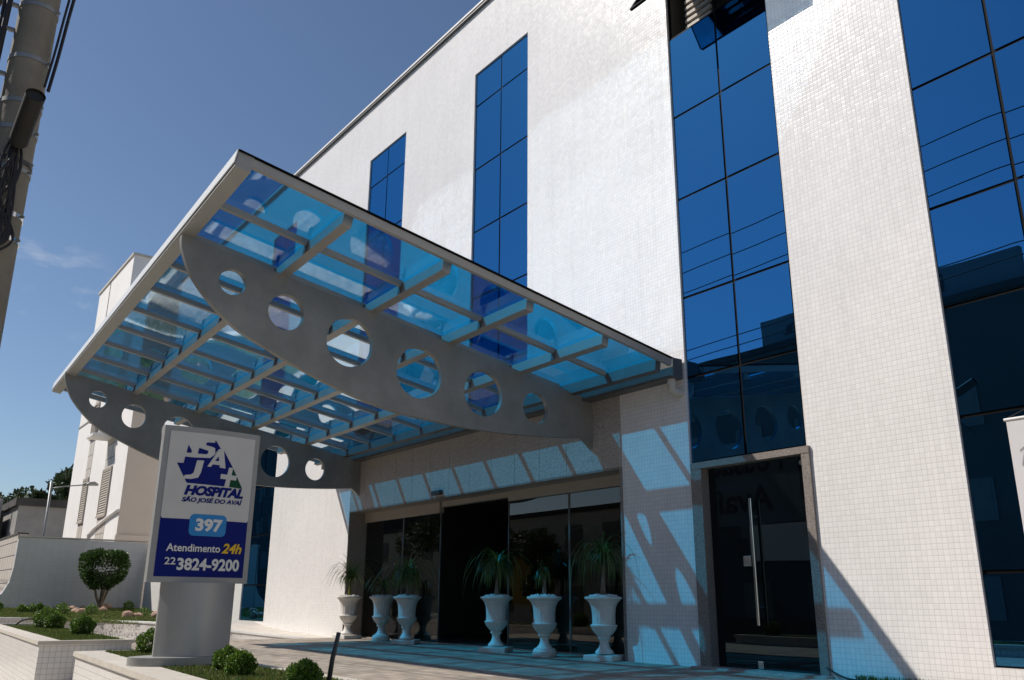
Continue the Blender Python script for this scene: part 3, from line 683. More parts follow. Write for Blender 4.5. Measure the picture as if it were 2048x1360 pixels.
bushes = [((-19.2, -4.76), 0.235, 'round clipped bush, larger one of the touching pair in the far planter'),
          ((-18.5, -4.73), 0.185, 'low round bush nestled against its bigger neighbour in the far planter'),
          ((-15.55, -4.84), 0.185, 'lone round bush near the front corner of the far planter'),
          ((-10.15, -5.24), 0.155, 'round bush beside the base of the hospital sign'),
          ((-7.42, -5.36), 0.122, 'bright bush in front of the hospital sign, back one of two merging'),
          ((-6.90, -5.44), 0.120, 'bright bush in front of the hospital sign, front one of two merging'),
          ((-5.70, -5.45), 0.118, 'dark round bush cut by the bottom edge, beside the leaning stake')]
for (bx, by), r, lab in bushes:
    b_ = box_bush(r, lab, 0.021 if r < 0.16 else 0.029, 4200)
    b_.location = (bx, by, ZP-0.035)
# leaning stake and hose
tag(MB().tube([(-5.63, -5.31, -0.60), (-5.63, -5.285, -0.38), (-5.63, -5.25, -0.215)], [0.017, 0.016, 0.015], 10).build('metal_stake', 'dark_metal', smooth=True), 'thin dark metal stake leaning in the near planter', 'stake')
tag(MB().tube(catmull([(-21.6, -4.98, -0.62), (-21.5, -4.86, -0.49), (-21.2, -4.77, -0.435), (-20.8, -4.70, -0.415), (-20.4, -4.64, -0.415)], 5), 0.018, 8).build('hose_end', 'cable', smooth=True), 'black hose end arching out of the far planter grass', 'hose')

# ------------------------------------------------------------------ back lawn, low wall, garden wall
LW = [(-25.4, -8.2, -0.44), (-24.22, -4.91, -0.46), (-23.57, -3.02, -0.52), (-21.19, -2.14, -0.53), (-19.4, -1.05, -0.66), (-17.34, -0.6, -0.72), (-15.97, -0.1, -0.755)]
def lawn_z(x, y): return -0.54-(x+23)*0.02625 if x < -23 else -0.54-(x+23)*0.032
cvs = catmull([Vector(p) for p in LW], 6)
t = thing('garden_wall', 'low white tiled retaining wall of the back lawn, pale coping on top', 'wall', (-19, -3, ZF))
mb = MB(); cb = MB()
for a, b_ in zip(cvs[:-1], cvs[1:]):
    d = (b_-a).to_2d().normalized(); nn = Vector((d.y, -d.x, 0))
    mb.quad((a.x, a.y, ZS), (b_.x, b_.y, ZS), (b_.x, b_.y, b_.z-0.04), (a.x, a.y, a.z-0.04))
    i0, i1 = a-nn*0.18, b_-nn*0.18; o0, o1 = a+nn*0.02, b_+nn*0.02
    dz = Vector((0, 0, -0.038))
    cb.hexa([o0+dz, o1+dz, i1+dz, i0+dz], [o0, o1, i1, i0])
mb.build('wall', 'planter_tile', t); cb.build('coping', 'white_line', t)
lg = MB(); rp = [p for p in cvs if p.x > -21.0]
for a, b_ in zip(rp[:-1], rp[1:]): lg.quad((a.x, a.y+0.05, a.z+0.002), (b_.x, b_.y+0.05, b_.z+0.002), (b_.x, -0.001, b_.z+0.004), (a.x, -0.001, a.z+0.004))
lg.build('ledge', 'coping', t)
lw_in = [(-31.0, -9), (-31.0, 0)]+[(p.x, p.y) for p in cvs[::-1]]
bm = bmesh.new(); f = bm.faces.new([bm.verts.new((x, y, lawn_z(x, y)-0.02)) for x, y in lw_in]); bmesh.ops.triangulate(bm, faces=[f])
me = bpy.data.meshes.new('lawn'); bm.to_mesh(me); bm.free(); me.materials.append(MATS['turf']); lo = bpy.data.objects.new('lawn', me); COL.objects.link(lo); struct(lo)
grass('lawn_grass', [(-30.8, -5.6), (-24.5, -4.9), (-21.3, -1.9), (-30.8, -0.2)], lambda x, y: lawn_z(x, y)-0.02, 16000, 0.075, 'grass_blade')
grass('lawn_grass', [(-30.8, -5.6), (-24.5, -4.9), (-21.3, -1.9), (-30.8, -0.2)], lambda x, y: lawn_z(x, y)-0.02, 8000, 0.065, 'grass_dry')
# tall garden wall with its flared end
t = thing('boundary_wall', 'tall grey tiled garden wall with a flared end behind the topiary tree', 'wall', (-31.3, -2, -0.42))
prof = [(0.0, 1.76), (-3.86, 1.80), (-3.87, 0.9), (-3.92, 0.45), (-4.06, 0.12), (-4.32, -0.15), (-4.75, -0.42), (0.0, -0.42)]
mb = MB(); n = len(prof)
mb.add([(-31.20, y, z) for y, z in prof]+[(-31.45, y, z) for y, z in prof], [tuple(range(n)), tuple(range(2*n-1, n-1, -1))]+[(i, n+i, n+(i+1) % n, (i+1) % n) for i in range(n)])
mb.build('wall', 'garden_tile', t)
MB().box(-31.48, -31.17, -3.90, 0.0, 1.80, 1.835).build('coping', 'coping', t)
t = thing('neighbour_wall', 'beige wall of big dark-jointed tiles at the left edge', 'wall', (-36, -3.7, -0.42))
MB().box(-48, -31.47, -3.85, -3.6, -0.6, 1.90).build('wall', 'beige_tile', t)
MB().box(-48, -31.47, -3.88, -3.57, 1.90, 1.95).build('coping', 'old_dark', t)

# shrubs, rocks, topiary tree on the back lawn
GS = 'small shrubs on the back lawn'
for x, y, w, h, lab, nm in ((-28.3, -4.5, 0.28, 0.36, 'dark shrub at the far left edge of the back lawn', 's'),
    (-27.69, -3.98, 0.25, 0.28, 'small dark shrub left of the shrub pair below the grey wall', 's'),
    (-27.68, -3.73, 0.26, 0.3, 'left shrub of the touching pair below the grey wall', 's'),
    (-27.99, -3.5, 0.21, 0.31, 'right shrub of the touching pair below the grey wall', 's'),
    (-26.41, -3.2, 0.36, 0.38, 'bushy shrub left of the rock row on the lawn', 's'),
    (-26.34, -2.5, 0.36, 0.34, 'shrub between the rock row and the topiary tree', 's'),
    (-28.92, -0.92, 0.31, 0.36, 'shrub right of the topiary tree, before the wall corner', 's'),
    (-25.9, -1.25, 0.38, 0.27, 'low dark shrub behind the pair of rocks by the sign pillar', 's')):
    b_ = box_bush(w*0.5, lab, 0.05, 420, 'box_leaf', 'lawn_shrub', 'shrub', GS)
    b_.scale = (1, 1, h/w); b_.location = (x, y, lawn_z(x, y)-0.02)
def rock(x, y, w, h, lab):
    bm = bmesh.new(); bmesh.ops.create_icosphere(bm, subdivisions=3, radius=1)
    ph = RNG.random(6)*6
    for v in bm.verts:
        c = v.co; k = 1+0.13*math.sin(c.x*3+ph[0])+0.11*math.sin(c.y*3.3+ph[1])+0.10*math.sin(c.z*4+ph[2])+0.05*math.sin(c.x*8+c.y*7+ph[3])
        v.co = Vector((c.x*w*0.5*k, c.y*w*0.42*k, max(c.z, -0.4)*h*0.62*k+h*0.2))
    me = bpy.data.meshes.new('rock'); bm.to_mesh(me); bm.free(); me.materials.append(MATS['rock']); me.polygons.foreach_set('use_smooth', [True]*len(me.polygons))
    o = bpy.data.objects.new('rock', me); COL.objects.link(o); o.location = (x, y, lawn_z(x, y)-0.02); o.rotation_euler = (0, 0, RNG.random()*6)
    tag(o, lab, 'rock', 'reddish rocks on the back lawn')
for a in ((-28.97, -2.5, 0.27, 0.2, 'upper left rock of the row between two lawn shrubs'),
    (-27.94, -2.57, 0.29, 0.18, 'middle reddish rock of the row between two lawn shrubs'),
    (-27.6, -2.47, 0.3, 0.17, 'front right rock of the row between two lawn shrubs'),
    (-30.0, -1.95, 0.24, 0.18, 'small back rock of the row between two lawn shrubs'),
    (-30.3, -1.45, 0.31, 0.22, 'left rock at the foot of the topiary tree'),
    (-30.7, -1.15, 0.32, 0.23, 'right rock at the foot of the topiary tree'),
    (-28.94, -1.63, 0.29, 0.16, 'flat front rock below the topiary tree'),
    (-24.84, -1.91, 0.32, 0.21, 'larger smooth rock of the pair near the sign pillar'),
    (-24.81, -1.66, 0.27, 0.17, 'smaller smooth rock of the pair near the sign pillar'),
    (-24.49, -1.3, 0.26, 0.24, 'rock half hidden behind the sign pillar')): rock(*a)
t = thing('topiary_tree', 'small tree clipped to a rounded block on several bare stems', 'tree', (-29.5, -1.62, -0.36))
tr = MB()
for (a, b_) in ((-0.20, 0.02), (0.02, -0.06), (0.17, 0.05), (0.05, 0.12)):
    tr.tube(catmull([(-29.5, -1.62, -0.40), (-29.5+b_*0.4, -1.62+a*0.15, -0.22), (-29.5+b_, -1.62+a*0.75, 0.08), (-29.5+b_*1.6, -1.62+a*1.25, 0.42), (-29.5+b_*2, -1.62+a*1.9, 0.75)], 4), [0.055-0.0022*k for k in range(17)], 8)
tr.build('trunk', 'bark', t, smooth=True)
n = 9500; d = RNG.normal(size=(n, 3)); d /= np.linalg.norm(d, axis=1)[:, None]
e = 0.62; q = np.sign(d)*np.abs(d)**e
lump = 1+0.04*np.sin(d[:, 0]*7+d[:, 2]*5)+0.04*np.sin(d[:, 1]*9+1.0+d[:, 2]*3)
rad = (0.62+0.38*RNG.random(n)**0.45)*lump
p = q*rad[:, None]*np.array([0.66, 0.66, 0.56])
taper = np.where(p[:, 2] < 0, 1+p[:, 2]*0.70, 1.0); p[:, 0] *= taper; p[:, 1] *= taper
keep = ~((p[:, 2] < -0.34) & (RNG.random(n) < 0.35)); p, d = p[keep], d[keep]
mb = MB(); mb.leaves(p+np.array([-29.5, -1.65, 0.84]), d+RNG.normal(size=d.shape)*0.7, 0.085, 0.05); mb.build('crown', 'tree_leaf', t)

# ------------------------------------------------------------------ urns with ponytail palms
URN_H = 0.80
def make_urn(square=True):
    r = thing('urn', '', 'urn', (0, 0, 0), 'white urns along the entrance')
    prof = [(0.115, 0.085), (0.118, 0.105), (0.075, 0.15), (0.058, 0.20), (0.062, 0.245), (0.085, 0.262), (0.087, 0.275), (0.075, 0.285), (0.115, 0.325), (0.150, 0.365), (0.165, 0.405), (0.172, 0.412), (0.172, 0.425), (0.150, 0.435), (0.148, 0.47), (0.150, 0.56), (0.160, 0.64), (0.186, 0.70), (0.224, 0.735), (0.240, 0.745), (0.240, 0.765), (0.220, 0.772), (0.190, 0.765), (0.185, 0.745)]
    fl = lambda tt, z: (-0.035*abs(math.sin(tt*9))) if 0.43 < z < 0.70 else (0.03*math.sin(tt*14)*math.sin((z-0.29)*40) if 0.30 < z < 0.40 else 0)
    MB().lathe(prof, 72, flute=fl).build('bowl', 'urn_stone', r, smooth='angle')
    if square: MB().box(-0.20, 0.20, -0.20, 0.20, 0.0, 0.07).build('plinth', 'urn_stone', r, bevel=0.012)
    else: MB().lathe([(0.155, 0), (0.165, 0.02), (0.160, 0.07), (0.150, 0.078), (0.145, 0.10), (0.12, 0.11)], 32).build('plinth', 'urn_stone', r, smooth='angle')
    pb = MB()
    for k in range(95):
        a, q = RNG.random()*6.28, 0.185*math.sqrt(RNG.random()); s = 0.012+0.010*RNG.random(); c = (q*math.cos(a), q*math.sin(a), 0.772+0.028*RNG.random()*(1-(q/0.2)**2)+0.006*RNG.random())
        pb.add([(c[0]+s*x, c[1]+s*y, c[2]+s*z*0.8) for x, y, z in ((1, 0, 0), (0, 1, 0), (-1, 0, 0), (0, -1, 0), (0, 0, 1), (0, 0, -1))], [(0, 1, 4), (1, 2, 4), (2, 3, 4), (3, 0, 4), (1, 0, 5), (2, 1, 5), (3, 2, 5), (0, 3, 5)])
    pb.lathe([(0.19, 0.70), (0.19, 0.762), (0.10, 0.775)], 24)
    pb.build('pebbles', 'pebble', r)
    return r
def palm(loc, n, ln, th, lab, spread=1.0, droop=1.0, lo=25):
    r = thing('ponytail_palm', lab, 'palm', loc, 'ponytail palms in the urns')
    x0, y0, z0 = loc
    MB().tube([(x0, y0, z0-0.03), (x0, y0, z0+th*0.3), (x0+0.01, y0, z0+th*0.7), (x0+0.01, y0, z0+th)], [0.045, 0.030, 0.020, 0.018], 10).build('trunk', 'bark', r, smooth=True)
    mb = MB(); seg = 9
    for i in range(n):
        a = RNG.random()*2*math.pi; e0 = math.radians(RNG.uniform(lo, 88)); l = ln*(RNG.uniform(0.45, 1.05) if RNG.random() < 0.78 else RNG.uniform(1.2, 1.9)); w = 0.0075*RNG.uniform(0.7, 1.3)
        p = np.array([x0+0.01, y0, z0+th]); el0 = e0; o = len(mb.v); dir2 = np.array([math.cos(a), math.sin(a)]); sd = np.array([-math.sin(a), math.cos(a), 0])
        curl = RNG.uniform(0.75, 1.25)*droop; tw = RNG.normal()*0.25
        for k in range(seg+1):
            ww = w*(1-(k/seg)**2.2)+0.0006
            mb.v.append(tuple(p+sd*ww)); mb.v.append(tuple(p-sd*ww))
            el0 = max(e0-curl*(e0+1.25)*min(1.0, (k/seg)*1.25)**0.8, -1.52); aa = a+tw*k/seg
            p = p+np.array([math.cos(aa)*math.cos(el0)*spread, math.sin(aa)*math.cos(el0)*spread, math.sin(el0)])*(l/seg)
        for k in range(seg): mb.f.append((o+2*k, o+2*k+1, o+2*k+3, o+2*k+2))
    mb.build('leaves', 'palm_leaf', r)
    return r
urn_a = make_urn(True); urn_b = make_urn(False)
U = [((-15.66, -0.18), 'a', 0.15, 'leftmost white urn, the only one standing in full sun', 240, 0.70, 0.24, 'sunlit ponytail palm, sun painted into its yellowish green, in the leftmost urn'),
     ((-14.55, -0.06), 'b', 0.0, 'fluted urn half behind the sunlit urn, thin plant', 70, 0.56, 0.12, 'sparse ponytail palm in the second urn from the left'),
     ((-13.38, -0.22), 'a', 0.75, 'shaded urn left of the open doorway, hidden by long leaves', 240, 0.78, 0.30, 'thick drooping ponytail palm just left of the open doorway'),
     ((-10.72, -0.26), 'a', 0.62, 'shaded urn on a turned square plinth, right edge of the doorway', 230, 0.74, 0.35, 'full ponytail palm with pale trunk, right of the open doorway'),
     ((-9.55, -0.30), 'b', 0.0, 'urn on a round plinth before the right glass panels, tiny plant', 60, 0.42, 0.26, 'small short ponytail palm in the urn with the round plinth'),
     ((-8.52, -0.16), 'a', 0.35, 'rightmost urn, next to the tiled wall', 130, 0.82, 0.42, 'tall thin dark ponytail palm in the rightmost urn')]
fa = fb = True
for (x, y), kind, rot, lab, n, ln, th, plab in U:
    if kind == 'a': o = urn_a if fa else copy_tree(urn_a); fa = False
    else: o = urn_b if fb else copy_tree(urn_b); fb = False
    o['label'] = lab; o.location = (x, y, ZF); o.rotation_euler = (0, 0, rot)
    pm = palm((x, y, ZF+0.765), n, ln, th, plab, spread=0.62, droop=0.8 if 'sunlit' in plab else 1.0, lo=60 if 'sunlit' in plab else 45)
    if 'sunlit' in plab: pm.children[1].data.materials[0] = MATS['palm_sunlit']  # the sunlit plant takes the leaf colour with sun painted in

# ------------------------------------------------------------------ utility pole and cables
t = thing('utility_pole', 'grey concrete utility pole with clamps, brackets and dark cables', 'pole', (-8.48, -7.45, ZS))
POLE = t
def ax(z): k = (z-ZS)/8.1; return Vector((-8.48, -7.45-0.02*k, z))
def prad(z): return 0.215-0.0068*(z-ZS)
MB().tube([ax(z) for z in (-2.3, 0, 2, 4, 6, 8, 12.2)], [prad(z) for z in (-2.3, 0, 2, 4, 6, 8, 12.2)], 28).build('shaft', 'concrete_pole', t, smooth='angle')
for z, mt in ((5.45, 'galv'), (4.87, 'galv'), (4.40, 'galv'), (4.12, 'galv'), (3.80, 'dark_metal'), (3.72, 'galv'), (3.28, 'chrome'), (3.05, 'chrome')):
    r = prad(z)+0.008
    cl = MB().tube([ax(z-0.022), ax(z+0.022)], r, 28, cap=True).build('clamp_band', mt, t, smooth='angle')
    bl = MB(); c = ax(z); bl.tube([c+Vector((r*0.62, r*0.75, 0)), c+Vector((r*0.62+0.02, r*0.75+0.035, 0))], 0.014, 8)
    bl.build('clamp_bolt', 'galv', cl)
ins = MB(); rk = MB()
for k, z in enumerate((5.72, 5.45, 5.18, 4.70, 4.30)):
    c = ax(z); rk.box(c.x-0.02, c.x+0.02, c.y-0.46, c.y-0.10, z-0.015, z+0.015)
    ins.lathe([(0.02, z-0.07), (0.05, z-0.06), (0.055, z-0.03), (0.035, z-0.015), (0.055, z), (0.06, z+0.03), (0.03, z+0.05)], 14, (c.x, c.y-0.36))
rk.build('bracket', 'galv', t); ins.build('insulator', 'porcelain', t, smooth=True)
MB().box(-8.62, -8.30, -7.74, -7.57, 3.08, 3.42).build('meter_box', 'dark_metal', t, bevel=0.015)
cb = MB()
def cabl(pts, r): cb.tube(catmull(pts, 6), r, 7)
for dx, dy, r in ((0.10, 0.24, 0.016), (0.16, 0.20, 0.012)):
    cabl([ax(6.6)+Vector((dx, dy+0.10, 0)), ax(5.6)+Vector((dx, dy+0.02, 0)), ax(5.0)+Vector((dx+0.02, dy-0.02, 0)), ax(4.55)+Vector((dx+0.1, dy-0.06, 0))], r)
for dx, dy, r in ((0.10, -0.24, 0.022), (0.05, -0.27, 0.018), (-0.02, -0.22, 0.014)):
    cabl([ax(6.6)+Vector((dx, dy, 0)), ax(5.4)+Vector((dx+0.03, dy-0.02, 0)), ax(4.6)+Vector((dx, dy-0.03, 0)), ax(4.0)+Vector((dx, dy-0.07, 0))], r)
for k in range(11):
    a = RNG.normal(size=4)*0.055
    cabl([ax(3.98)+Vector((0.24+a[0]*.3, 0.02+a[1]*.4, 0)), ax(3.7)+Vector((0.24, 0.05+a[1], 0)), ax(3.3)+Vector((0.24, 0.02+a[2], 0)), ax(3.0)+Vector((0.25, 0.02+a[3], 0)), ax(2.8+a[0])+Vector((0.24, -0.12+a[1], 0)), ax(2.9+a[2])+Vector((0.2, -0.38, 0))], 0.010)
cabl([ax(3.9)+Vector((0.24, 0.0, 0)), ax(3.6)+Vector((0.26, -0.10, 0)), ax(3.5)+Vector((0.1, -0.6, 0)), ax(3.4)+Vector((0, -1.4, 0))], 0.012)
cb.build('cable_bundle', 'cable', t, smooth=True)
c0 = Vector((-7.66, -7.425, 4.14)); c1_ = Vector((-8.18, -7.45, 3.915))
sc = MB(); sc.tube([c0, c1_], 0.080, 20, cap=False); dv = (c1_-c0).normalized(); sc.tube([c0+dv*0.02, c0+dv*0.03], 0.074, 20); sc.tube([c1_-dv*0.02, c1_+dv*0.03, c1_+dv*0.05], [0.080, 0.06, 0.02], 20)
PK = 0.915
POLE.location = (-8.48*PK, -8+0.55*PK, ZS*PK); POLE.scale = (PK, PK, PK)
sco = sc.build('splice_case', 'splice_case', smooth='angle'); sco.scale = (PK, PK, PK); sco.location = (0, -8*(1-PK), 0)
tag(sco, 'black cylindrical cable splice case hung on the concrete pole', 'cable case')
GC = 'overhead power cables along the street'
for z, y, lab in ((8.75, -7.62, 'topmost power cable strung along the street from the pole'), (8.2, -7.62, 'second power cable down from the top, along the street'), (7.66, -7.62, 'third power cable down from the top, along the street'),
               (6.25, -7.82, 'upper thin telephone cable along the street'), (6.0, -7.82, 'lower thin telephone cable along the street')):
    mb = MB(); pts = [(x, y, z-0.35*(1-((x-10)/16.0)**2)+0.0) for x in np.linspace(-6.0, 26, 16)]
    pts2 = [(x, y-0.1*0, z-0.35*(1-((x+24)/18.0)**2)) for x in np.linspace(-42.0, -6.0, 14)]
    mb.tube(pts2[:-1]+pts, 0.012, 6)
    tag(mb.build('power_cable', 'cable', smooth=True), lab, 'cable', GC)

# ------------------------------------------------------------------ older wing behind, old houses, hill
t = thing('older_wing', 'tall white older wing with louvred shutters and a shaded beige side', 'building', (-40, 5, -0.42))
E0, E1, E2 = -35.9, -46.6, -39.75
MB().add([(E1, 0, -0.6), (E0, 0, -0.6), (E0, 0, 12.0), (E1, 0, 12.0), (E1, 12, -0.6), (E0, 12, -0.6), (E0, 12, 12.0), (E1, 12, 12.0)], [(0, 1, 2, 3), (4, 0, 3, 7), (3, 2, 6, 7), (5, 4, 7, 6)]).build('wall', 'wing_white', t)
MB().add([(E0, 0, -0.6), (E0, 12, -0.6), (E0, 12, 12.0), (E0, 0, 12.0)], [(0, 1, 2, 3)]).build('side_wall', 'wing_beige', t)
MB().box(E1, E2, 0.002, 9, 12.001, 15.05).build('tower', 'wing_white', t)
MB().box(E1-0.06, E2+0.06, -0.06, 9.06, 15.05, 15.16).build('tower_coping', 'coping', t)
MB().box(-44.15, -44.09, -0.02, 0.0, 12.0, 15.05).build('joint', 'old_concrete', t)
MB().box(E1-0.02, -44.0, -0.03, -0.001, 7.98, 8.05).build('joint', 'old_concrete', t)
MB().box(E0-0.003, E0+0.10, -0.05, 12, 1.75, 2.3).build('plinth', 'wing_beige', t)
for (wx0, wx1) in ((-43.35, -42.35), (-39.55, -38.05)):
    MB().box(wx0, wx1, -0.012, -0.001, -0.5, 11.5).build('tile_band', 'wing_tile', t)
    for z0, z1 in ((7.0, 8.55), (3.22, 5.10)):
        w = MB(); w.box(wx0-0.03, wx1+0.03, -0.09, -0.014, z0-0.07, z0); w.box(wx0, wx0+0.07, -0.07, -0.014, z0, z1); w.box(wx1-0.07, wx1, -0.07, -0.014, z0, z1); w.box(wx0, wx1, -0.07, -0.014, z1, z1+0.07)
        wf = w.build('window', 'slat', t)
        sh = MB(); k = 0; z = z0+0.02
        while z < z1-0.05: sh.hexa([(wx0+0.07, -0.06, z), (wx1-0.07, -0.06, z), (wx1-0.07, -0.025, z+0.045), (wx0+0.07, -0.025, z+0.045)], [(wx0+0.07, -0.06, z+0.03), (wx1-0.07, -0.06, z+0.03), (wx1-0.07, -0.025, z+0.075), (wx0+0.07, -0.025, z+0.075)]); z += 0.10
        sh.build('shutter', 'shutter', wf)
        MB().quad((wx0, -0.0135, z0), (wx1, -0.0135, z0), (wx1, -0.0135, z1), (wx0, -0.0135, z1)).build('window_back', 'old_dark', wf)
pp = MB(); pp.tube([(-40.6, -0.06, 0.0), (-40.6, -0.06, 2.55), (-39.6, -0.06, 2.75), (-37.2, -0.06, 3.1), (-35.85, -0.06, 3.22)], 0.06, 8); pp.build('pipe', 'wing_white', t, smooth=True)
ac = thing('air_conditioner', 'window air conditioner on a shelf high on the older wing', 'air conditioner', (-39.3, -0.4, 6.55))
MB().box(-39.75, -38.55, -0.85, -0.015, 6.42, 6.55).build('shelf', 'white_line', ac, bevel=0.01)
ab = MB().box(-39.55, -38.75, -0.60, -0.02, 6.56, 7.05).build('case', 'wing_white', ac, bevel=0.02)
gr = MB()
for k in range(9): gr.box(-39.5, -38.8, -0.615, -0.602, 6.60+k*0.047, 6.625+k*0.047)
gr.build('grille', 'old_dark', ac)
MB().box(-39.9, -38.5, -0.80, -0.02, 7.12, 7.16).build('hood', 'old_concrete', ac)
# street lamp standing beyond the garden wall
t = thing('street_lamp', 'slim street lamp with one long arm before the older wing', 'street lamp', (-36, -2.42, -0.42))
MB().tube([(-36, -2.40, -0.42), (-36, -2.47, 4.12)], [0.055, 0.045], 10).build('pole', 'galv', t, smooth=True)
MB().tube([(-36, -2.47, 3.86), (-36, -2.0, 3.98), (-36, -1.25, 4.10)], 0.022, 8).build('arm', 'galv', t, smooth=True)
MB().tube([(-36, -1.30, 4.09), (-36, -1.18, 4.14), (-36, -1.0, 4.16), (-36, -0.86, 4.12)], [0.03, 0.075, 0.085, 0.04], 12).build('lamp_head', 'alum', t, smooth=True)
MB().box(-36.09, -36.04, -2.58, -2.49, 3.80, 4.06).build('photocell', 'dark_metal', t)
# old concrete buildings at far left
t = thing('old_warehouse', 'plain grey concrete building behind the garden wall at far left', 'building', (-62, 3, -1))
MB().box(-66, -60, -0.35, 9, -1, 5.30).build('wall', 'old_concrete', t)
MB().box(-66.2, -59.8, -0.55, 9.1, 5.30, 5.75).build('parapet', 'old_dark', t)
MB().box(-59.99, -59.2, -0.15, 1.9, -1, 2.55).build('annex', 'wing_beige', t)
t = thing('ruined_house', 'dark half ruined house at the far left edge', 'building', (-66, -3, -1))
MB().box(-72, -63, -6, -0.7, -1, 5.2).build('wall', 'old_dark', t)
for k, (y, h) in enumerate(((-0.9, 5.9), (-1.2, 5.0), (-1.6, 5.6))): MB().box(-63, -62.7, y-0.18, y, -1, h).build('pillar', 'old_concrete', t)
# hill
nx, ny = 60, 40; mb = MB(); V = []
for j in range(ny):
    for i in range(nx):
        x = -320+i*(270/(nx-1)); y = -60+j*(260/(ny-1))
        dd = math.hypot((x+150)/75, (y-40)/70); h = 13.0*max(0, 1-dd*dd*0.55)+0.6*math.sin(x*0.11)*math.sin(y*0.13)
        V.append((x, y, ZS-1+h*(1 if x < -75 else max(0, (-62-x)/13.0))))
mb.add(V, [(j*nx+i, j*nx+i+1, (j+1)*nx+i+1, (j+1)*nx+i) for j in range(ny-1) for i in range(nx-1)])
struct(mb.build('hill', 'hill_grass', smooth=True))
def hill_z(x, y):
    dd = math.hypot((x+150)/75, (y-40)/70); return ZS-1+13*max(0, 1-dd*dd*0.55)+0.6*math.sin(x*0.11)*math.sin(y*0.13)
def far_tree(x, y, z, h, w, lab, mat='far_leaf'):
    r = thing('hill_tree', lab, 'tree', (x, y, z), 'trees on the far hill')
    MB().tube([(x, y, z-0.5), (x+0.1, y, z+h*0.45), (x+0.1, y+0.15, z+h*0.7)], [0.22, 0.15, 0.06], 7).build('trunk', 'bark', r)
    mb = MB()
    for k in range(9):
        c = np.array([x, y, z+h*0.68])+RNG.normal(size=3)*np.array([w*0.27, w*0.27, h*0.12])
        p, d = ball_leaves(260, w*RNG.uniform(0.16, 0.3), 0.7); mb.leaves(p+c, d+RNG.normal(size=d.shape)*0.6, 0.42, 0.28)
    mb.build('crown', mat, r)
for y, x, h, w, lab in ((2.9, -93, 4.2, 5.5, 'wide flat-topped tree on the hill left of the street lamp'), (8.6, -94, 4.6, 4.2, 'tree on the hill right behind the street lamp'), (11.5, -96, 5.2, 5.0, 'tree on the hill beside the older wing'), (-1.2, -72, 3.6, 3.2, 'dark tree over the ruined house at the left edge'), (6.0, -92, 3.0, 2.2, 'thin small tree on the hill top')):
    zt = {2.9: 5.6, 8.6: 6.6, 11.5: 7.2, -1.2: 2.6, 6.0: 6.4}[y]
    far_tree(x, y, zt, h, w, lab)

# ------------------------------------------------------------------ banner at the right
t = thing('banner', 'white cloth banner on a rod at the right edge', 'banner', (-2.95, -0.3, 0.6))
MB().box(-3.265, -2.62, -0.303, -0.297, 0.30, 1.50).build('cloth', 'banner_cloth', t)
MB().tube([(-3.28, -0.30, 1.505), (-2.60, -0.30, 1.505)], 0.014, 10).build('rod', 'letter_white', t, smooth='angle')
MB().tube([(-3.26, -0.30, 1.515), (-2.94, -0.15, 1.68), (-2.62, -0.30, 1.515)], 0.004, 6).build('cord', 'cable', t)
pr_ = MB()  # grey slanted strips forming a small lattice on the cloth
for k in range(5):
    x = -3.19+k*0.10; z = 1.10+k*0.07
    pr_.quad((x, -0.3045, z), (x+0.10, -0.3045, z+0.07), (x+0.10, -0.3045, z+0.09), (x, -0.3045, z+0.02)); pr_.quad((x, -0.3045, z+0.12), (x+0.10, -0.3045, z+0.19), (x+0.10, -0.3045, z+0.21), (x, -0.3045, z+0.14))
    pr_.quad((x, -0.3050, z+0.02), (x+0.02, -0.3050, z+0.02), (x+0.06, -0.3050, z+0.16), (x+0.04, -0.3050, z+0.16))
pr_.build('print', 'banner_grey', t)
tag(MB().tube(catmull([(-5.42, -0.03, -0.62), (-5.2, -0.05, -0.70), (-4.9, -0.07, ZF+0.012), (-4.4, -0.08, ZF+0.012), (-3.8, -0.10, ZF+0.012)], 6), 0.010, 7).build('floor_cord', 'cable', smooth=True), 'thin black cord along the wall foot right of the side door', 'cord')
mb = MB(); n = 900; x = RNG.uniform(-5.1, -2.5, n); mb.leaves(np.column_stack([x, -0.012-0.05*RNG.random(n)**2, np.full(n, ZF)]), np.column_stack([RNG.normal(size=n)*0.5, -0.2*RNG.random(n), np.ones(n)]), 0.06, 0.010); stuff(mb.build('weeds', 'grass_blade'))

# ------------------------------------------------------------------ across the street (seen in the glass)
def house(label, x0, x1, y0, y1, h, mat, gable=False):
    r = thing('street_house', label, 'house', ((x0+x1)/2, (y0+y1)/2, ZS), 'houses across the street')
    MB().box(x0, x1, y0, y1, ZS, h).build('wall', mat, r)
    if gable:
        ym = (x0+x1)/2; MB().add([(x0-.4, y1+.4, h), (x1+.4, y1+.4, h), (x1+.4, y0-.4, h), (x0-.4, y0-.4, h), (ym, y1+.4, h+2.4), (ym, y0-.4, h+2.4)], [(0, 1, 4), (2, 3, 5), (1, 2, 5, 4), (3, 0, 4, 5)]).build('roof', 'roof_tile', r)
    else: MB().box(x0-0.1, x1+0.1, y0-0.1, y1+0.12, h, h+0.25).build('parapet', 'old_dark', r)
    n = int((x1-x0)/2.6)
    for k in range(n):
        for z in np.arange(ZS+1.0, h-1.6, 3.0):
            cx = x0+(k+0.5)*(x1-x0)/n; w = MB().box(cx-0.65, cx+0.65, y1+0.002, y1+0.05, z, z+1.3).build('window', 'house_window', r)
            MB().box(cx-0.55, cx+0.55, y1+0.051, y1+0.06, z+0.1, z+1.2).build('pane', 'house_window', w)
    return r
def wall_text(txt, x_left, x_right, z0, z1, y, parent):
    v, f = text_mesh(txt, 0, 0.02); MB().add([(x_left+a*(x_right-x_left), y, z0+b_*(z1-z0)) for a, b_ in v], f).build('lettering', 'house_letters', parent)
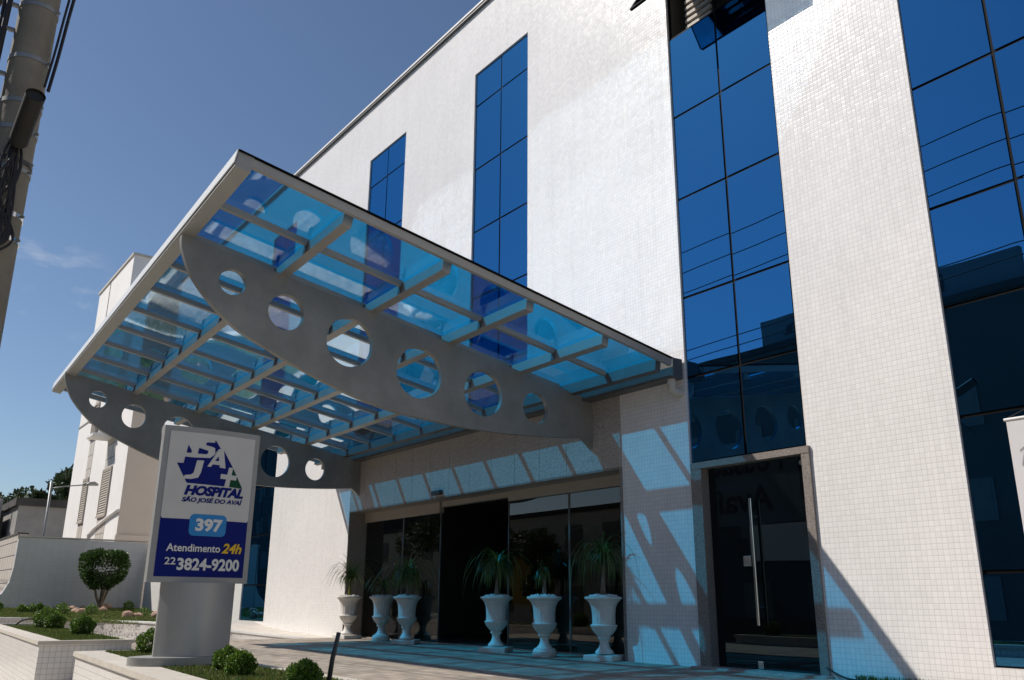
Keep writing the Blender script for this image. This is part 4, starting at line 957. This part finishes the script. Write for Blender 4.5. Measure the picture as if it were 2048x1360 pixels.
h1 = house('flat-roofed guesthouse across the street with a lettered board on top', -29, -9, -34, -20, 9.6, 'house_plaster')
MB().box(-21.4, -10.5, -20.6, -20.35, 9.85, 11.05).build('sign_board', 'house_board', h1)
wall_text('Pousada', -13.0, -20.3, 10.2, 10.85, -20.34, h1)
MB().box(-25.0, -19.5, -19.95, -19.93, 2.9, 6.2).build('sign_board', 'house_board', h1)
wall_text('Pousada', -20.2, -24.4, 4.9, 5.9, -19.925, h1); wall_text('Avaí', -20.8, -23.6, 3.4, 4.4, -19.925, h1)
MB().box(-22.0, -18.4, -19.92, -19.87, 1.5, 2.85).build('shop_board', 'wing_white', h1)
h2 = house('cream house with a yellow painted front across the street', -58, -29.6, -33, -20.5, 4.3, 'house_cream')
MB().box(-40.5, -35.5, -20.49, -20.44, -0.2, 2.3).build('yellow_front', 'yellow_paint', h2)
house('dark two-storey house across the street at its far left end', -92, -59, -34, -21, 13.0, 'house_plaster')  # made-up house, tall enough to block bright sky from the window's reflection
house('tall dark block added farthest left across the street to keep sky out of the glass', -150, -94, -36, -21, 17.0, 'house_plaster')  # second made-up block, darkens what the far left glass mirrors
house('gabled tile-roofed house across the street opposite the right windows', -8.4, 2.0, -32, -19, 5.6, 'house_plaster', True)
house('low plain house across the street far to the right', 2.6, 20, -32, -20, 6.5, 'house_cream')

def street_tree(x, y, h, w, lab):
    r = thing('street_tree', lab, 'tree', (x, y, ZS), 'trees across the street')
    MB().tube([(x, y, ZS), (x+0.1, y, ZS+h*0.4), (x+0.05, y+0.2, ZS+h*0.7)], [0.16, 0.12, 0.05], 8).build('trunk', 'bark', r)
    mb = MB()
    for k in range(8):
        c = np.array([x, y, ZS+h*0.7])+RNG.normal(size=3)*np.array([w*0.22, w*0.22, h*0.10]); p, d = ball_leaves(420, w*RNG.uniform(0.18, 0.30), 0.8)
        mb.leaves(p+c, d+RNG.normal(size=d.shape)*0.7, 0.22, 0.13)
    mb.build('crown', 'far_leaf', r)
for x, h, w, lab in ((-32.5, 5.2, 2.4, 'leafy tree across the street nearest the guesthouse'), (-36.0, 5.6, 2.6, 'smaller tree across the street before the yellow front'), (-41.5, 7.0, 4.0, 'broad tree across the street left of the yellow front')): street_tree(x, -17.4, h, w, lab)
